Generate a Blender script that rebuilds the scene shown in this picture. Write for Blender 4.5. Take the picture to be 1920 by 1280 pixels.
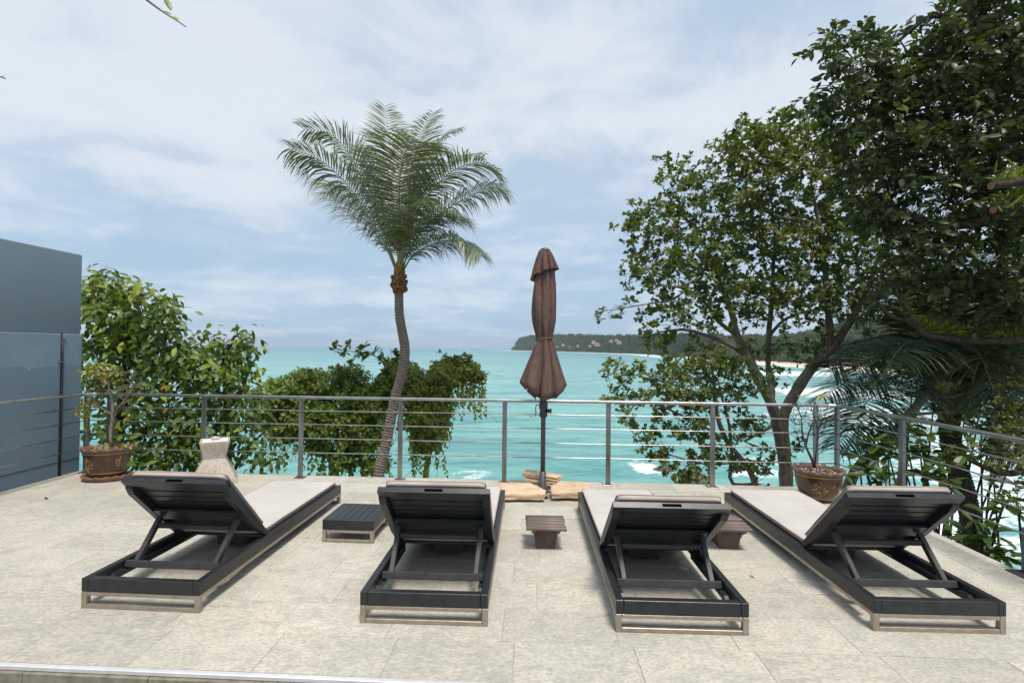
import bpy, bmesh, math, random
import numpy as np
from mathutils import Vector, Matrix, Euler

for o in list(bpy.data.objects):
    bpy.data.objects.remove(o, do_unlink=True)
scene = bpy.context.scene
COL = scene.collection
rng = np.random.default_rng(7)
random.seed(7)
R = math.radians

# ------------------------------------------------------------------ camera
F = 915.0                       # focal length in pixels of a 1920 wide frame
CAM = np.array([0.0, 0.0, 1.55])
PITCH, ROLL = R(0.75), R(0.61)
fwd = np.array([0, math.cos(PITCH), math.sin(PITCH)])
r0 = np.array([1.0, 0, 0]); u0 = np.array([0, -math.sin(PITCH), math.cos(PITCH)])
rgt = r0*math.cos(ROLL) + u0*math.sin(ROLL)
upv = u0*math.cos(ROLL) - r0*math.sin(ROLL)
cd = bpy.data.cameras.new('camera')
cd.sensor_width = 36; cd.lens = F/1920*36; cd.clip_start = 0.05; cd.clip_end = 40000
cam = bpy.data.objects.new('camera', cd); COL.objects.link(cam)
cam.matrix_world = Matrix(((rgt[0], upv[0], -fwd[0], CAM[0]), (rgt[1], upv[1], -fwd[1], CAM[1]),
                           (rgt[2], upv[2], -fwd[2], CAM[2]), (0, 0, 0, 1)))
scene.camera = cam

def P(px, py, d):
    """world point seen at a photo pixel, at distance d along +Y"""
    v = fwd + rgt*((px-960)/F) + upv*((640-py)/F)
    return CAM + v*(d/v[1])
def G(px, py, z=0.0):
    v = fwd + rgt*((px-960)/F) + upv*((640-py)/F)
    return CAM + v*((z-CAM[2])/v[2])

# ------------------------------------------------------------------ sky, sun, exposure
SUN_EL, SUN_AZ = R(68), R(158)      # azimuth clockwise from +Y (out to sea)
world = bpy.data.worlds.new('World'); scene.world = world; world.use_nodes = True
nt = world.node_tree; nt.nodes.clear()
def N(tree, t, **kw):
    n = tree.nodes.new(t)
    for k, v in kw.items():
        setattr(n, k, v)
    return n
def math_node(tree, op, a, b=None, c=None, clamp=False):
    n = tree.nodes.new('ShaderNodeMath'); n.operation = op; n.use_clamp = clamp
    for i, x in enumerate((a, b, c)):
        if x is None: continue
        if isinstance(x, (int, float)): n.inputs[i].default_value = x
        else: tree.links.new(x, n.inputs[i])
    return n.outputs[0]
def ramp(tree, fac, stops, interp='LINEAR'):
    n = tree.nodes.new('ShaderNodeValToRGB'); n.color_ramp.interpolation = interp
    cr = n.color_ramp
    while len(cr.elements) < len(stops): cr.elements.new(0.5)
    for e, (p, c) in zip(cr.elements, stops):
        e.position = p
        e.color = (c[0], c[1], c[2], 1) if not isinstance(c, (int, float)) else (c, c, c, 1)
    if fac is not None: tree.links.new(fac, n.inputs[0])
    return n.outputs[0]
def mixc(tree, fac, a, b, mode='MIX'):
    n = tree.nodes.new('ShaderNodeMix'); n.data_type = 'RGBA'; n.blend_type = mode
    for s, x in ((n.inputs[0], fac), (n.inputs[6], a), (n.inputs[7], b)):
        if isinstance(x, (int, float)): s.default_value = x
        elif isinstance(x, (tuple, list)): s.default_value = (x[0], x[1], x[2], 1)
        else: tree.links.new(x, s)
    return n.outputs[2]

sky = N(nt, 'ShaderNodeTexSky', sky_type='NISHITA', sun_disc=False)
sky.sun_elevation = SUN_EL; sky.sun_rotation = SUN_AZ; sky.air_density = 1.2; sky.dust_density = 1.5
tc = N(nt, 'ShaderNodeTexCoord')
sep = N(nt, 'ShaderNodeSeparateXYZ'); nt.links.new(tc.outputs['Generated'], sep.inputs[0])
zc = math_node(nt, 'ADD', math_node(nt, 'MAXIMUM', sep.outputs[2], 0.0), 0.16)
cx = math_node(nt, 'DIVIDE', sep.outputs[0], zc); cy = math_node(nt, 'DIVIDE', sep.outputs[1], zc)
cmb = N(nt, 'ShaderNodeCombineXYZ')
nt.links.new(cx, cmb.inputs[0]); nt.links.new(cy, cmb.inputs[1])
def wnoise(scale, detail, rough, dist=0.0, off=0.0, xs=1.0):
    mp = N(nt, 'ShaderNodeMapping'); mp.inputs['Location'].default_value = (off, off*0.7, off*1.3)
    mp.inputs['Scale'].default_value = (xs, 1, 1)
    nt.links.new(cmb.outputs[0], mp.inputs[0])
    n = N(nt, 'ShaderNodeTexNoise'); n.inputs['Scale'].default_value = scale
    n.inputs['Detail'].default_value = detail; n.inputs['Roughness'].default_value = rough
    n.inputs['Distortion'].default_value = dist
    nt.links.new(mp.outputs[0], n.inputs['Vector'])
    return n.outputs[0]
n1 = wnoise(0.75, 7, 0.52, 0.35, 3.1, 0.7)
n2 = wnoise(2.6, 9, 0.6, 0.35, 8.4)
dens = math_node(nt, 'ADD', math_node(nt, 'MULTIPLY', n1, 0.58), math_node(nt, 'MULTIPLY', n2, 0.42))
# cloud sheet: grey-blue in its thin parts, near white where it is thick; bluer low over the sea
thick = ramp(nt, dens, [(0.40, 0.0), (0.57, 1.0)], 'EASE')
cloud = mixc(nt, thick, (3.95, 4.95, 6.1), (6.1, 6.6, 7.15))
low = ramp(nt, sep.outputs[2], [(0.0, 1.0), (0.12, 0.72), (0.34, 0.0)], 'EASE')
cloud_low = mixc(nt, ramp(nt, dens, [(0.44, 0.0), (0.66, 1.0)], 'EASE'), (3.1, 4.4, 5.95), (5.1, 6.0, 6.9))
cloud = mixc(nt, low, cloud, cloud_low)
final = mixc(nt, 0.9, sky.outputs[0], cloud)
bg = N(nt, 'ShaderNodeBackground'); bg.inputs[1].default_value = 0.1
nt.links.new(final, bg.inputs[0])
wo = N(nt, 'ShaderNodeOutputWorld'); nt.links.new(bg.outputs[0], wo.inputs[0])

sd = bpy.data.lights.new('sun', 'SUN'); sd.energy = 3.1; sd.angle = R(14); sd.color = (1.0, 0.95, 0.87)
sun = bpy.data.objects.new('sun', sd); COL.objects.link(sun)
sdir = Vector((math.sin(SUN_AZ)*math.cos(SUN_EL), math.cos(SUN_AZ)*math.cos(SUN_EL), math.sin(SUN_EL)))
sun.rotation_euler = sdir.to_track_quat('Z', 'Y').to_euler()

vs = scene.view_settings
vs.view_transform = 'Standard'; vs.look = 'None'; vs.gamma = 1; vs.use_curve_mapping = False
vs.exposure = 0.40
scene.render.engine = 'CYCLES'
scene.cycles.max_bounces = 6; scene.cycles.diffuse_bounces = 3; scene.cycles.glossy_bounces = 3
scene.cycles.transmission_bounces = 3; scene.cycles.volume_bounces = 0; scene.cycles.caustics_reflective = False

# ------------------------------------------------------------------ materials
MATS = {}
def base_mat(name, rough=0.6, spec=0.3, metal=0.0):
    m = bpy.data.materials.new(name); m.use_nodes = True
    t = m.node_tree; b = t.nodes['Principled BSDF']
    b.inputs['Roughness'].default_value = rough
    b.inputs['Specular IOR Level'].default_value = spec
    b.inputs['Metallic'].default_value = metal
    MATS[name] = m
    return m, t, b
def tnoise(t, scale, detail=5, rough=0.55, coord='pos', stretch=(1, 1, 1), dist=0.0):
    if coord == 'pos':
        src = t.nodes.new('ShaderNodeNewGeometry').outputs['Position']
    else:
        src = t.nodes.new('ShaderNodeTexCoord').outputs['Object']
    mp = t.nodes.new('ShaderNodeMapping'); mp.inputs['Scale'].default_value = stretch
    t.links.new(src, mp.inputs[0])
    n = t.nodes.new('ShaderNodeTexNoise')
    n.inputs['Scale'].default_value = scale; n.inputs['Detail'].default_value = detail
    n.inputs['Roughness'].default_value = rough; n.inputs['Distortion'].default_value = dist
    t.links.new(mp.outputs[0], n.inputs['Vector'])
    return n.outputs[0]
def bump(t, b, h, strength=0.3, dist=0.01):
    n = t.nodes.new('ShaderNodeBump'); n.inputs['Strength'].default_value = strength
    n.inputs['Distance'].default_value = dist
    t.links.new(h, n.inputs['Height']); t.links.new(n.outputs[0], b.inputs['Normal'])
def simple(name, c1, c2=None, scale=8, rough=0.6, spec=0.3, metal=0.0, bmp=0.0, bscale=60, lo=0.35, hi=0.65,
           stretch=(1, 1, 1), coord='pos', objrand=0.0, bdist=0.004):
    m, t, b = base_mat(name, rough, spec, metal)
    if c2 is None:
        b.inputs['Base Color'].default_value = (*c1, 1)
        col = None
    else:
        f = tnoise(t, scale, 6, 0.6, coord, stretch)
        f = ramp(t, f, [(lo, 0.0), (hi, 1.0)])
        col = mixc(t, f, c1, c2)
        if objrand:
            oi = t.nodes.new('ShaderNodeObjectInfo')
            k = math_node(t, 'MULTIPLY_ADD', oi.outputs['Random'], objrand, 1-objrand/2)
            cb = t.nodes.new('ShaderNodeCombineColor')
            for i in range(3): t.links.new(k, cb.inputs[i])
            col = mixc(t, 1.0, col, cb.outputs[0], 'MULTIPLY')
        t.links.new(col, b.inputs['Base Color'])
    if bmp:
        bump(t, b, tnoise(t, bscale, 4, 0.6, coord, stretch), bmp, bdist)
    return m

# floor stone: pale beige-green quartzite with rust and grey veining
m, t, b = base_mat('deck_stone', 0.55, 0.35)
oi = t.nodes.new('ShaderNodeObjectInfo')
def slab_noise(scale, detail, rough, stretch=(1, 1, 1), dist=0.0):
    ad = t.nodes.new('ShaderNodeVectorMath'); ad.operation = 'ADD'
    cbv = t.nodes.new('ShaderNodeCombineXYZ')
    t.links.new(math_node(t, 'MULTIPLY', oi.outputs['Random'], 37.0), cbv.inputs[0]); t.links.new(math_node(t, 'MULTIPLY', oi.outputs['Random'], 91.0), cbv.inputs[2])
    t.links.new(t.nodes.new('ShaderNodeNewGeometry').outputs['Position'], ad.inputs[0]); t.links.new(cbv.outputs[0], ad.inputs[1])
    mp = t.nodes.new('ShaderNodeMapping'); mp.inputs['Scale'].default_value = stretch; t.links.new(ad.outputs[0], mp.inputs[0])
    n = t.nodes.new('ShaderNodeTexNoise'); n.inputs['Scale'].default_value = scale; n.inputs['Detail'].default_value = detail
    n.inputs['Roughness'].default_value = rough; n.inputs['Distortion'].default_value = dist
    t.links.new(mp.outputs[0], n.inputs['Vector'])
    return n.outputs[0]
big = tnoise(t, 0.9, 4, 0.55); mid = slab_noise(8, 8, 0.68, (0.7, 1.3, 1), 0.9); fine = slab_noise(85, 3, 0.6, (0.55, 1, 1))
c = mixc(t, ramp(t, big, [(0.35, 0.0), (0.65, 1.0)]), (0.445, 0.425, 0.365), (0.575, 0.505, 0.41))
c = mixc(t, ramp(t, mid, [(0.34, 0.75), (0.55, 0.0)]), c, (0.325, 0.33, 0.285))
c = mixc(t, math_node(t, 'MULTIPLY', ramp(t, fine, [(0.32, 1.0), (0.56, 0.0)]), 0.75), c, (0.29, 0.285, 0.24))
c = mixc(t, math_node(t, 'MULTIPLY', ramp(t, fine, [(0.55, 0.0), (0.72, 1.0)]), 0.5), c, (0.58, 0.555, 0.49))
rust = tnoise(t, 4.1, 6, 0.65, stretch=(1, 1.6, 1), dist=0.5)
c = mixc(t, math_node(t, 'MULTIPLY', ramp(t, rust, [(0.62, 0.0), (0.78, 1.0)]), 0.6), c, (0.40, 0.25, 0.14))
k = math_node(t, 'MULTIPLY_ADD', oi.outputs['Random'], 0.17, 0.915)
cb = t.nodes.new('ShaderNodeCombineColor')
for i in range(3): t.links.new(k, cb.inputs[i])
c = mixc(t, 1.0, c, cb.outputs[0], 'MULTIPLY')
t.links.new(c, b.inputs['Base Color'])
bump(t, b, slab_noise(38, 7, 0.7, (0.5, 1.2, 1)), 0.6, 0.008)
simple('grout', (0.42, 0.37, 0.30), (0.30, 0.27, 0.225), 2.5)
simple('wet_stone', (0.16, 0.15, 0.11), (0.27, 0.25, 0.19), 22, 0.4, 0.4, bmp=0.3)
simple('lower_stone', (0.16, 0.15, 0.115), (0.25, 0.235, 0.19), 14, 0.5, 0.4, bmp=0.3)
simple('steel_strip', (0.86, 0.85, 0.87), (0.74, 0.72, 0.72), 14, 0.45, 0.5, 0.55)
simple('render_wall', (0.33, 0.33, 0.31), (0.25, 0.25, 0.24), 5, 0.8, 0.2, bmp=0.2)
simple('black_wood', (0.013, 0.014, 0.016), (0.024, 0.025, 0.028), 14, 0.36, 0.42, bmp=0.12, bscale=30, stretch=(1, 6, 1), coord='obj', objrand=0.25)
simple('grey_wood', (0.026, 0.025, 0.027), (0.045, 0.041, 0.042), 14, 0.5, 0.45, bmp=0.12, bscale=30, coord='obj')
simple('brushed_steel', (0.42, 0.37, 0.31), (0.33, 0.28, 0.22), 18, 0.42, 0.5, 0.75, bmp=0.05, bscale=90)
simple('rail_steel', (0.46, 0.45, 0.43), (0.30, 0.28, 0.26), 7, 0.30, 0.5, 0.92)
simple('post_steel', (0.32, 0.31, 0.295), (0.17, 0.16, 0.15), 9, 0.34, 0.5, 0.9, stretch=(1, 1, 0.25))
m, t, b = base_mat('cushion_fabric', 0.85, 0.15)
f = tnoise(t, 3.0, 4, 0.5); w = tnoise(t, 260, 2, 0.5)
c = mixc(t, ramp(t, f, [(0.35, 0.0), (0.7, 1.0)]), (0.50, 0.47, 0.445), (0.44, 0.41, 0.385))
c = mixc(t, math_node(t, 'MULTIPLY', ramp(t, w, [(0.4, 0.0), (0.6, 1.0)]), 0.15), c, (0.40, 0.37, 0.34))
t.links.new(c, b.inputs['Base Color'])
bump(t, b, math_node(t, 'ADD', math_node(t, 'MULTIPLY', tnoise(t, 5, 3, 0.5), 1.0), math_node(t, 'MULTIPLY', w, 0.03)), 0.5, 0.03)
simple('cushion_side', (0.43, 0.365, 0.325), (0.36, 0.30, 0.265), 6, 0.85, 0.15, bmp=0.3, bscale=14)
m, t, b = base_mat('canopy_fabric', 0.8, 0.15)
f = tnoise(t, 4, 5, 0.6, stretch=(1, 1, 0.4)); w = tnoise(t, 300, 2, 0.5)
c = mixc(t, ramp(t, f, [(0.35, 0.0), (0.68, 1.0)]), (0.105, 0.064, 0.052), (0.150, 0.096, 0.080))
c = mixc(t, math_node(t, 'MULTIPLY', w, 0.2), c, (0.07, 0.045, 0.038))
t.links.new(c, b.inputs['Base Color'])
bump(t, b, tnoise(t, 11, 5, 0.6, stretch=(1, 1, 0.35), dist=0.8), 0.9, 0.035)
simple('dark_plastic', (0.03, 0.031, 0.034), (0.045, 0.045, 0.048), 20, 0.4, 0.5)
simple('pole_paint', (0.045, 0.050, 0.056), (0.065, 0.070, 0.076), 12, 0.4, 0.5)
simple('sandstone', (0.62, 0.475, 0.33), (0.46, 0.325, 0.205), 6, 0.85, 0.2, bmp=0.6, bscale=26, bdist=0.012, objrand=0.15)
m, t, b = base_mat('aggregate_concrete', 0.9, 0.2)
v = t.nodes.new('ShaderNodeTexVoronoi'); v.inputs['Scale'].default_value = 90
t.links.new(t.nodes.new('ShaderNodeNewGeometry').outputs['Position'], v.inputs['Vector'])
c = mixc(t, ramp(t, tnoise(t, 5, 4), [(0.35, 0.0), (0.65, 1.0)]), (0.46, 0.40, 0.33), (0.37, 0.325, 0.27))
sc = t.nodes.new('ShaderNodeSeparateColor'); t.links.new(v.outputs['Color'], sc.inputs[0])
c = mixc(t, ramp(t, sc.outputs[0], [(0.84, 0.0), (0.90, 0.6)]), c, (0.16, 0.14, 0.12))
c = mixc(t, ramp(t, sc.outputs[1], [(0.82, 0.0), (0.86, 0.7)]), c, (0.52, 0.48, 0.42))
t.links.new(c, b.inputs['Base Color']); bump(t, b, v.outputs['Distance'], 0.5, 0.004)
simple('white_sand', (0.72, 0.71, 0.70), (0.60, 0.58, 0.56), 60, 0.9, 0.2, bmp=0.6, bscale=120)
m, t, b = base_mat('glazed_pot', 0.16, 0.6)
f = tnoise(t, 5, 6, 0.65, 'obj'); g = tnoise(t, 38, 5, 0.7, 'obj')
c = mixc(t, ramp(t, f, [(0.35, 0.0), (0.65, 1.0)]), (0.032, 0.013, 0.007), (0.085, 0.036, 0.015))
pat = math_node(t, 'MULTIPLY', ramp(t, g, [(0.54, 0.0), (0.64, 1.0)]), ramp(t, tnoise(t, 4.2, 3, 0.5, 'obj'), [(0.50, 0.0), (0.60, 0.8)]))
c = mixc(t, pat, c, (0.30, 0.19, 0.055))
t.links.new(c, b.inputs['Base Color'])
simple('pot_rim', (0.115, 0.068, 0.050), (0.17, 0.10, 0.072), 12, 0.4, 0.4)
simple('pot_gold', (0.36, 0.22, 0.07), (0.28, 0.16, 0.05), 40, 0.35, 0.5)
simple('saucer_clay', (0.17, 0.095, 0.065), (0.24, 0.145, 0.10), 9, 0.75, 0.2, bmp=0.3)
simple('soil', (0.06, 0.042, 0.03), (0.10, 0.075, 0.055), 30, 0.95, 0.1, bmp=0.8, bscale=70, bdist=0.01)
simple('white_pebble', (0.68, 0.64, 0.60), (0.52, 0.47, 0.43), 30, 0.7, 0.3)
simple('old_plank', (0.075, 0.052, 0.045), (0.20, 0.165, 0.145), 16, 0.85, 0.2, bmp=0.7, bscale=22, stretch=(0.15, 1.6, 1.6), coord='obj', objrand=0.35, lo=0.4, hi=0.62)
simple('planter_plastic', (0.085, 0.062, 0.050), (0.12, 0.09, 0.075), 12, 0.6, 0.3)
m, t, b = base_mat('blue_paint', 0.72, 0.25)
sp = t.nodes.new('ShaderNodeSeparateXYZ')
t.links.new(t.nodes.new('ShaderNodeNewGeometry').outputs['Position'], sp.inputs[0])
f = tnoise(t, 1.6, 5, 0.6); e = tnoise(t, 6, 5, 0.6)
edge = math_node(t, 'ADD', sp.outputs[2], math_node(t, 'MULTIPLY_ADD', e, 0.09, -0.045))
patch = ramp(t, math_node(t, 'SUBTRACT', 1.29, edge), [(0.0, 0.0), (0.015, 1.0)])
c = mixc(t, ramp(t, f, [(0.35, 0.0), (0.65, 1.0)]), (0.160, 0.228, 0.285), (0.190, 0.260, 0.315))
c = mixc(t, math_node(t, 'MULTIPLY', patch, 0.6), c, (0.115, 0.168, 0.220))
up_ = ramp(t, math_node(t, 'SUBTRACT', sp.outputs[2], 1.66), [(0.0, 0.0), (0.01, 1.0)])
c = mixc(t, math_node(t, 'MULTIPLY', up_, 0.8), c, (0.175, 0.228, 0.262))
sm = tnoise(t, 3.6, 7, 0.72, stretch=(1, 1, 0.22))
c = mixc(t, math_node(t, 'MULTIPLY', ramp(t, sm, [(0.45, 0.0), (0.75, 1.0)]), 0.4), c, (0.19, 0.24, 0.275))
t.links.new(c, b.inputs['Base Color']); bump(t, b, tnoise(t, 14, 5, 0.6), 0.15, 0.01)
simple('blue_metal', (0.055, 0.085, 0.115), (0.07, 0.10, 0.13), 9, 0.45, 0.4)
simple('conduit_dark', (0.02, 0.022, 0.026), (0.04, 0.04, 0.045), 9, 0.5)

def bark(name, c1, c2, scale=14, stretch=(1, 1, 0.35), b_=0.8):
    return simple(name, c1, c2, scale, 0.9, 0.15, bmp=b_, bscale=scale*2.2, stretch=stretch, bdist=0.03)
bark('bark_grey', (0.13, 0.108, 0.086), (0.25, 0.215, 0.175))
bark('bark_dark', (0.035, 0.029, 0.022), (0.085, 0.072, 0.056))
bark('bark_pale', (0.20, 0.17, 0.14), (0.30, 0.265, 0.225))
bark('palm_bark', (0.185, 0.150, 0.122), (0.36, 0.30, 0.25), 20, (0.7, 0.7, 2.6), 0.9)
simple('cut_wood', (0.36, 0.17, 0.085), (0.28, 0.12, 0.06), 30, 0.8)
simple('palm_fibre', (0.12, 0.062, 0.03), (0.34, 0.19, 0.085), 26, 0.9, 0.15, bmp=1.0, bscale=40, bdist=0.03)
simple('petiole', (0.22, 0.24, 0.055), (0.15, 0.19, 0.05), 10, 0.5, 0.4)

def leaf_mat(name, stops, rough=0.42, spec=0.45, trans=0.34, tboost=(1.3, 1.35, 0.5)):
    m, t, b = base_mat(name, rough, spec)
    a = t.nodes.new('ShaderNodeAttribute'); a.attribute_name = 'tint'
    oi = t.nodes.new('ShaderNodeObjectInfo')
    f = math_node(t, 'FRACT', math_node(t, 'ADD', a.outputs['Fac'], oi.outputs['Random']))
    col = ramp(t, f, stops)
    vein = tnoise(t, 26, 3, 0.5)
    col = mixc(t, math_node(t, 'MULTIPLY', vein, 0.25), col, (0.02, 0.035, 0.01))
    t.links.new(col, b.inputs['Base Color'])
    tr = t.nodes.new('ShaderNodeBsdfTranslucent')
    t.links.new(mixc(t, 1.0, col, tboost, 'MULTIPLY'), tr.inputs[0])
    mx = t.nodes.new('ShaderNodeMixShader'); mx.inputs[0].default_value = trans
    t.links.new(b.outputs[0], mx.inputs[1]); t.links.new(tr.outputs[0], mx.inputs[2])
    t.links.new(mx.outputs[0], t.nodes['Material Output'].inputs[0])
    return m
leaf_mat('leaf_ficus', [(0, (0.060, 0.109, 0.025)), (0.45, (0.093, 0.151, 0.032)), (0.75, (0.143, 0.210, 0.044)), (0.9, (0.255, 0.329, 0.052)), (1, (0.405, 0.448, 0.057))])
leaf_mat('leaf_ficus_young', [(0, (0.12, 0.19, 0.035)), (0.5, (0.20, 0.27, 0.045)), (1, (0.33, 0.36, 0.05))], trans=0.4)
leaf_mat('leaf_orange', [(0, (0.62, 0.20, 0.02)), (1, (0.72, 0.36, 0.03))])
leaf_mat('leaf_almond', [(0, (0.073, 0.108, 0.028)), (0.5, (0.115, 0.161, 0.040)), (0.82, (0.176, 0.225, 0.050)), (0.965, (0.276, 0.293, 0.060)), (0.993, (0.301, 0.173, 0.050)), (1, (0.415, 0.092, 0.050))])
leaf_mat('leaf_dark', [(0, (0.039, 0.057, 0.022)), (0.6, (0.062, 0.090, 0.032)), (0.9, (0.098, 0.135, 0.042)), (1, (0.148, 0.192, 0.050))])
leaf_mat('leaf_fern', [(0, (0.15, 0.20, 0.030)), (1, (0.26, 0.30, 0.05))], trans=0.4)
leaf_mat('leaf_vine', [(0, (0.112, 0.178, 0.031)), (0.6, (0.183, 0.267, 0.044)), (1, (0.319, 0.397, 0.055))], trans=0.35)
leaf_mat('leaf_vine_light', [(0, (0.144, 0.196, 0.032)), (0.6, (0.228, 0.280, 0.042)), (1, (0.336, 0.381, 0.060))], trans=0.35)
leaf_mat('leaf_bonsai', [(0, (0.20, 0.21, 0.03)), (0.6, (0.34, 0.32, 0.04)), (1, (0.46, 0.38, 0.05))], trans=0.4)
leaf_mat('leaf_palm', [(0, (0.104, 0.132, 0.074)), (0.6, (0.161, 0.192, 0.103)), (1, (0.283, 0.293, 0.134))], rough=0.36, spec=0.6, trans=0.22)
leaf_mat('leaf_palm_dark', [(0, (0.030, 0.050, 0.025)), (0.7, (0.049, 0.074, 0.033)), (1, (0.098, 0.129, 0.039))], rough=0.4, trans=0.2)
leaf_mat('leaf_shrub', [(0, (0.038, 0.072, 0.016)), (0.7, (0.066, 0.112, 0.024)), (1, (0.112, 0.171, 0.032))])
leaf_mat('wood_mass', [(0, (0.032, 0.062, 0.026)), (0.6, (0.052, 0.094, 0.038)), (1, (0.085, 0.125, 0.050))], rough=0.8, spec=0.1, trans=0.1)
leaf_mat('wood_mass_pale', [(0, (0.075, 0.100, 0.055)), (1, (0.13, 0.16, 0.085))], rough=0.8, spec=0.1, trans=0.15)

# ------------------------------------------------------------------ object helpers
def link(name, mesh, parent=None, loc=(0, 0, 0), rot=(0, 0, 0)):
    o = bpy.data.objects.new(name, mesh); COL.objects.link(o)
    o.location = loc; o.rotation_euler = rot
    if parent is not None: o.parent = parent
    return o
def tag(o, label, cat, group=None):
    o['label'] = label; o['category'] = cat
    if group: o['group'] = group
    return o
def thing(name, label, cat, loc=(0, 0, 0), rz=0.0, group=None):
    o = bpy.data.objects.new(name, None); COL.objects.link(o); o.empty_display_size = 0.1
    o.location = loc; o.rotation_euler = (0, 0, rz)
    return tag(o, label, cat, group)
def mesh_from(name, verts, faces, mat, smooth=False, tint=None):
    me = bpy.data.meshes.new(name)
    me.from_pydata([tuple(v) for v in verts], [], [tuple(f) for f in faces])
    if mat: me.materials.append(MATS[mat])
    if smooth: me.polygons.foreach_set('use_smooth', [True]*len(me.polygons))
    if tint is not None:
        a = me.attributes.new('tint', 'FLOAT', 'POINT'); a.data.foreach_set('value', np.asarray(tint, dtype=np.float32))
    me.update()
    return me
BOXC = {}
def box_mesh(name, size, mat, bev=0.004, seg=1):
    key = (tuple(round(s, 4) for s in size), mat, bev, seg)
    if key in BOXC: return BOXC[key]
    bm = bmesh.new(); bmesh.ops.create_cube(bm, size=1.0)
    bmesh.ops.scale(bm, vec=size, verts=bm.verts)
    if bev: bmesh.ops.bevel(bm, geom=bm.edges[:], offset=min(bev, min(size)*0.45), segments=seg, profile=0.6, affect='EDGES')
    me = bpy.data.meshes.new(name); bm.to_mesh(me); bm.free(); me.materials.append(MATS[mat])
    if seg > 1: me.polygons.foreach_set('use_smooth', [True]*len(me.polygons))
    BOXC[key] = me
    return me
def box(name, size, loc, mat, parent=None, rot=(0, 0, 0), bev=0.004, seg=1):
    return link(name, box_mesh(name, size, mat, bev, seg), parent, loc, rot)
def boxes_mesh(name, specs, mat, bev=0.004):
    """several boxes welded into one rigid part: (size, loc)"""
    bm = bmesh.new()
    for size, loc in specs:
        r = bmesh.ops.create_cube(bm, size=1.0)
        bmesh.ops.scale(bm, vec=size, verts=r['verts']); bmesh.ops.translate(bm, vec=loc, verts=r['verts'])
        if bev:
            es = list({e for v in r['verts'] for e in v.link_edges})
            bmesh.ops.bevel(bm, geom=es, offset=bev, segments=1, affect='EDGES')
    me = bpy.data.meshes.new(name); bm.to_mesh(me); bm.free(); me.materials.append(MATS[mat])
    return me
def catmull(pts, n):
    p = np.asarray(pts, float)
    if len(p) == 2: 
        tt = np.linspace(0, 1, n)[:, None]; return p[0]*(1-tt)+p[1]*tt
    q = np.vstack([2*p[0]-p[1], p, 2*p[-1]-p[-2]])
    ch_ = np.linalg.norm(np.diff(q[:, :3], axis=0), axis=1)+1e-9
    kn = np.concatenate([[0], np.cumsum(np.sqrt(ch_))])
    seg = ch_[1:-1]; cum = np.concatenate([[0], np.cumsum(seg)])
    out = []
    for s in np.linspace(0, cum[-1], n):
        i = min(int(np.searchsorted(cum, s, side='right'))-1, len(p)-2); u = (s-cum[i])/seg[i]
        t0, t1, t2, t3 = kn[i:i+4]; tt = t1+u*(t2-t1); a, b_, c_, d = q[i:i+4]
        A1 = a*(t1-tt)/(t1-t0)+b_*(tt-t0)/(t1-t0); A2 = b_*(t2-tt)/(t2-t1)+c_*(tt-t1)/(t2-t1); A3 = c_*(t3-tt)/(t3-t2)+d*(tt-t2)/(t3-t2)
        B1 = A1*(t2-tt)/(t2-t0)+A2*(tt-t0)/(t2-t0); B2 = A2*(t3-tt)/(t3-t1)+A3*(tt-t1)/(t3-t1)
        out.append(B1*(t2-tt)/(t2-t1)+B2*(tt-t1)/(t2-t1))
    return np.array(out)
def tube_vf(pts, rad, sides=6, cap=True):
    pts = np.asarray(pts, float); n = len(pts)
    rad = np.full(n, rad) if np.isscalar(rad) else np.asarray(rad)
    T = np.gradient(pts, axis=0); T /= np.linalg.norm(T, axis=1)[:, None]+1e-12
    ref = np.array([0.31, 0.85, 0.42]) if abs(T[0][2]) > 0.8 else np.array([0, 0, 1.0])
    vs_, fs = [], []
    x = np.cross(ref, T[0]); x /= np.linalg.norm(x)
    for i in range(n):
        x = x - T[i]*np.dot(x, T[i]); x /= np.linalg.norm(x)+1e-12
        y = np.cross(T[i], x)
        for k in range(sides):
            a = 2*math.pi*k/sides
            vs_.append(pts[i]+rad[i]*(math.cos(a)*x+math.sin(a)*y))
    for i in range(n-1):
        for k in range(sides):
            k2 = (k+1) % sides
            fs.append((i*sides+k, i*sides+k2, (i+1)*sides+k2, (i+1)*sides+k))
    if cap:
        fs.append(tuple(range(sides-1, -1, -1))); fs.append(tuple((n-1)*sides+k for k in range(sides)))
    return vs_, fs
class MB:
    def __init__(s): s.v, s.f, s.t = [], [], []
    def add(s, vf, tint=0.0):
        o = len(s.v); s.v.extend(vf[0]); s.f.extend([tuple(i+o for i in f) for f in vf[1]]); s.t.extend([tint]*len(vf[0]))
    def mesh(s, name, mat, smooth=True, off=None):
        v = np.asarray(s.v, float)
        if off is not None: v = v - np.asarray(off)
        return mesh_from(name, v, s.f, mat, smooth, s.t)
def lathe(prof, n=32, sx=1.0, sy=1.0, fn=None):
    vs_, fs = [], []
    for r, z in prof:
        for k in range(n):
            a = 2*math.pi*k/n
            rr, zz = (r, z) if fn is None else fn(r, z, a)
            vs_.append((rr*math.cos(a)*sx, rr*math.sin(a)*sy, zz))
    for i in range(len(prof)-1):
        for k in range(n):
            k2 = (k+1) % n
            fs.append((i*n+k, i*n+k2, (i+1)*n+k2, (i+1)*n+k))
    return vs_, fs

# terrace frame: u to the right along the sea railing, v away from the camera
TA = R(-2.6)
def T(u, v, z=0.0):
    return (u*math.cos(TA)-v*math.sin(TA), u*math.sin(TA)+v*math.cos(TA), z)
SEA = -8.5

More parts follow.
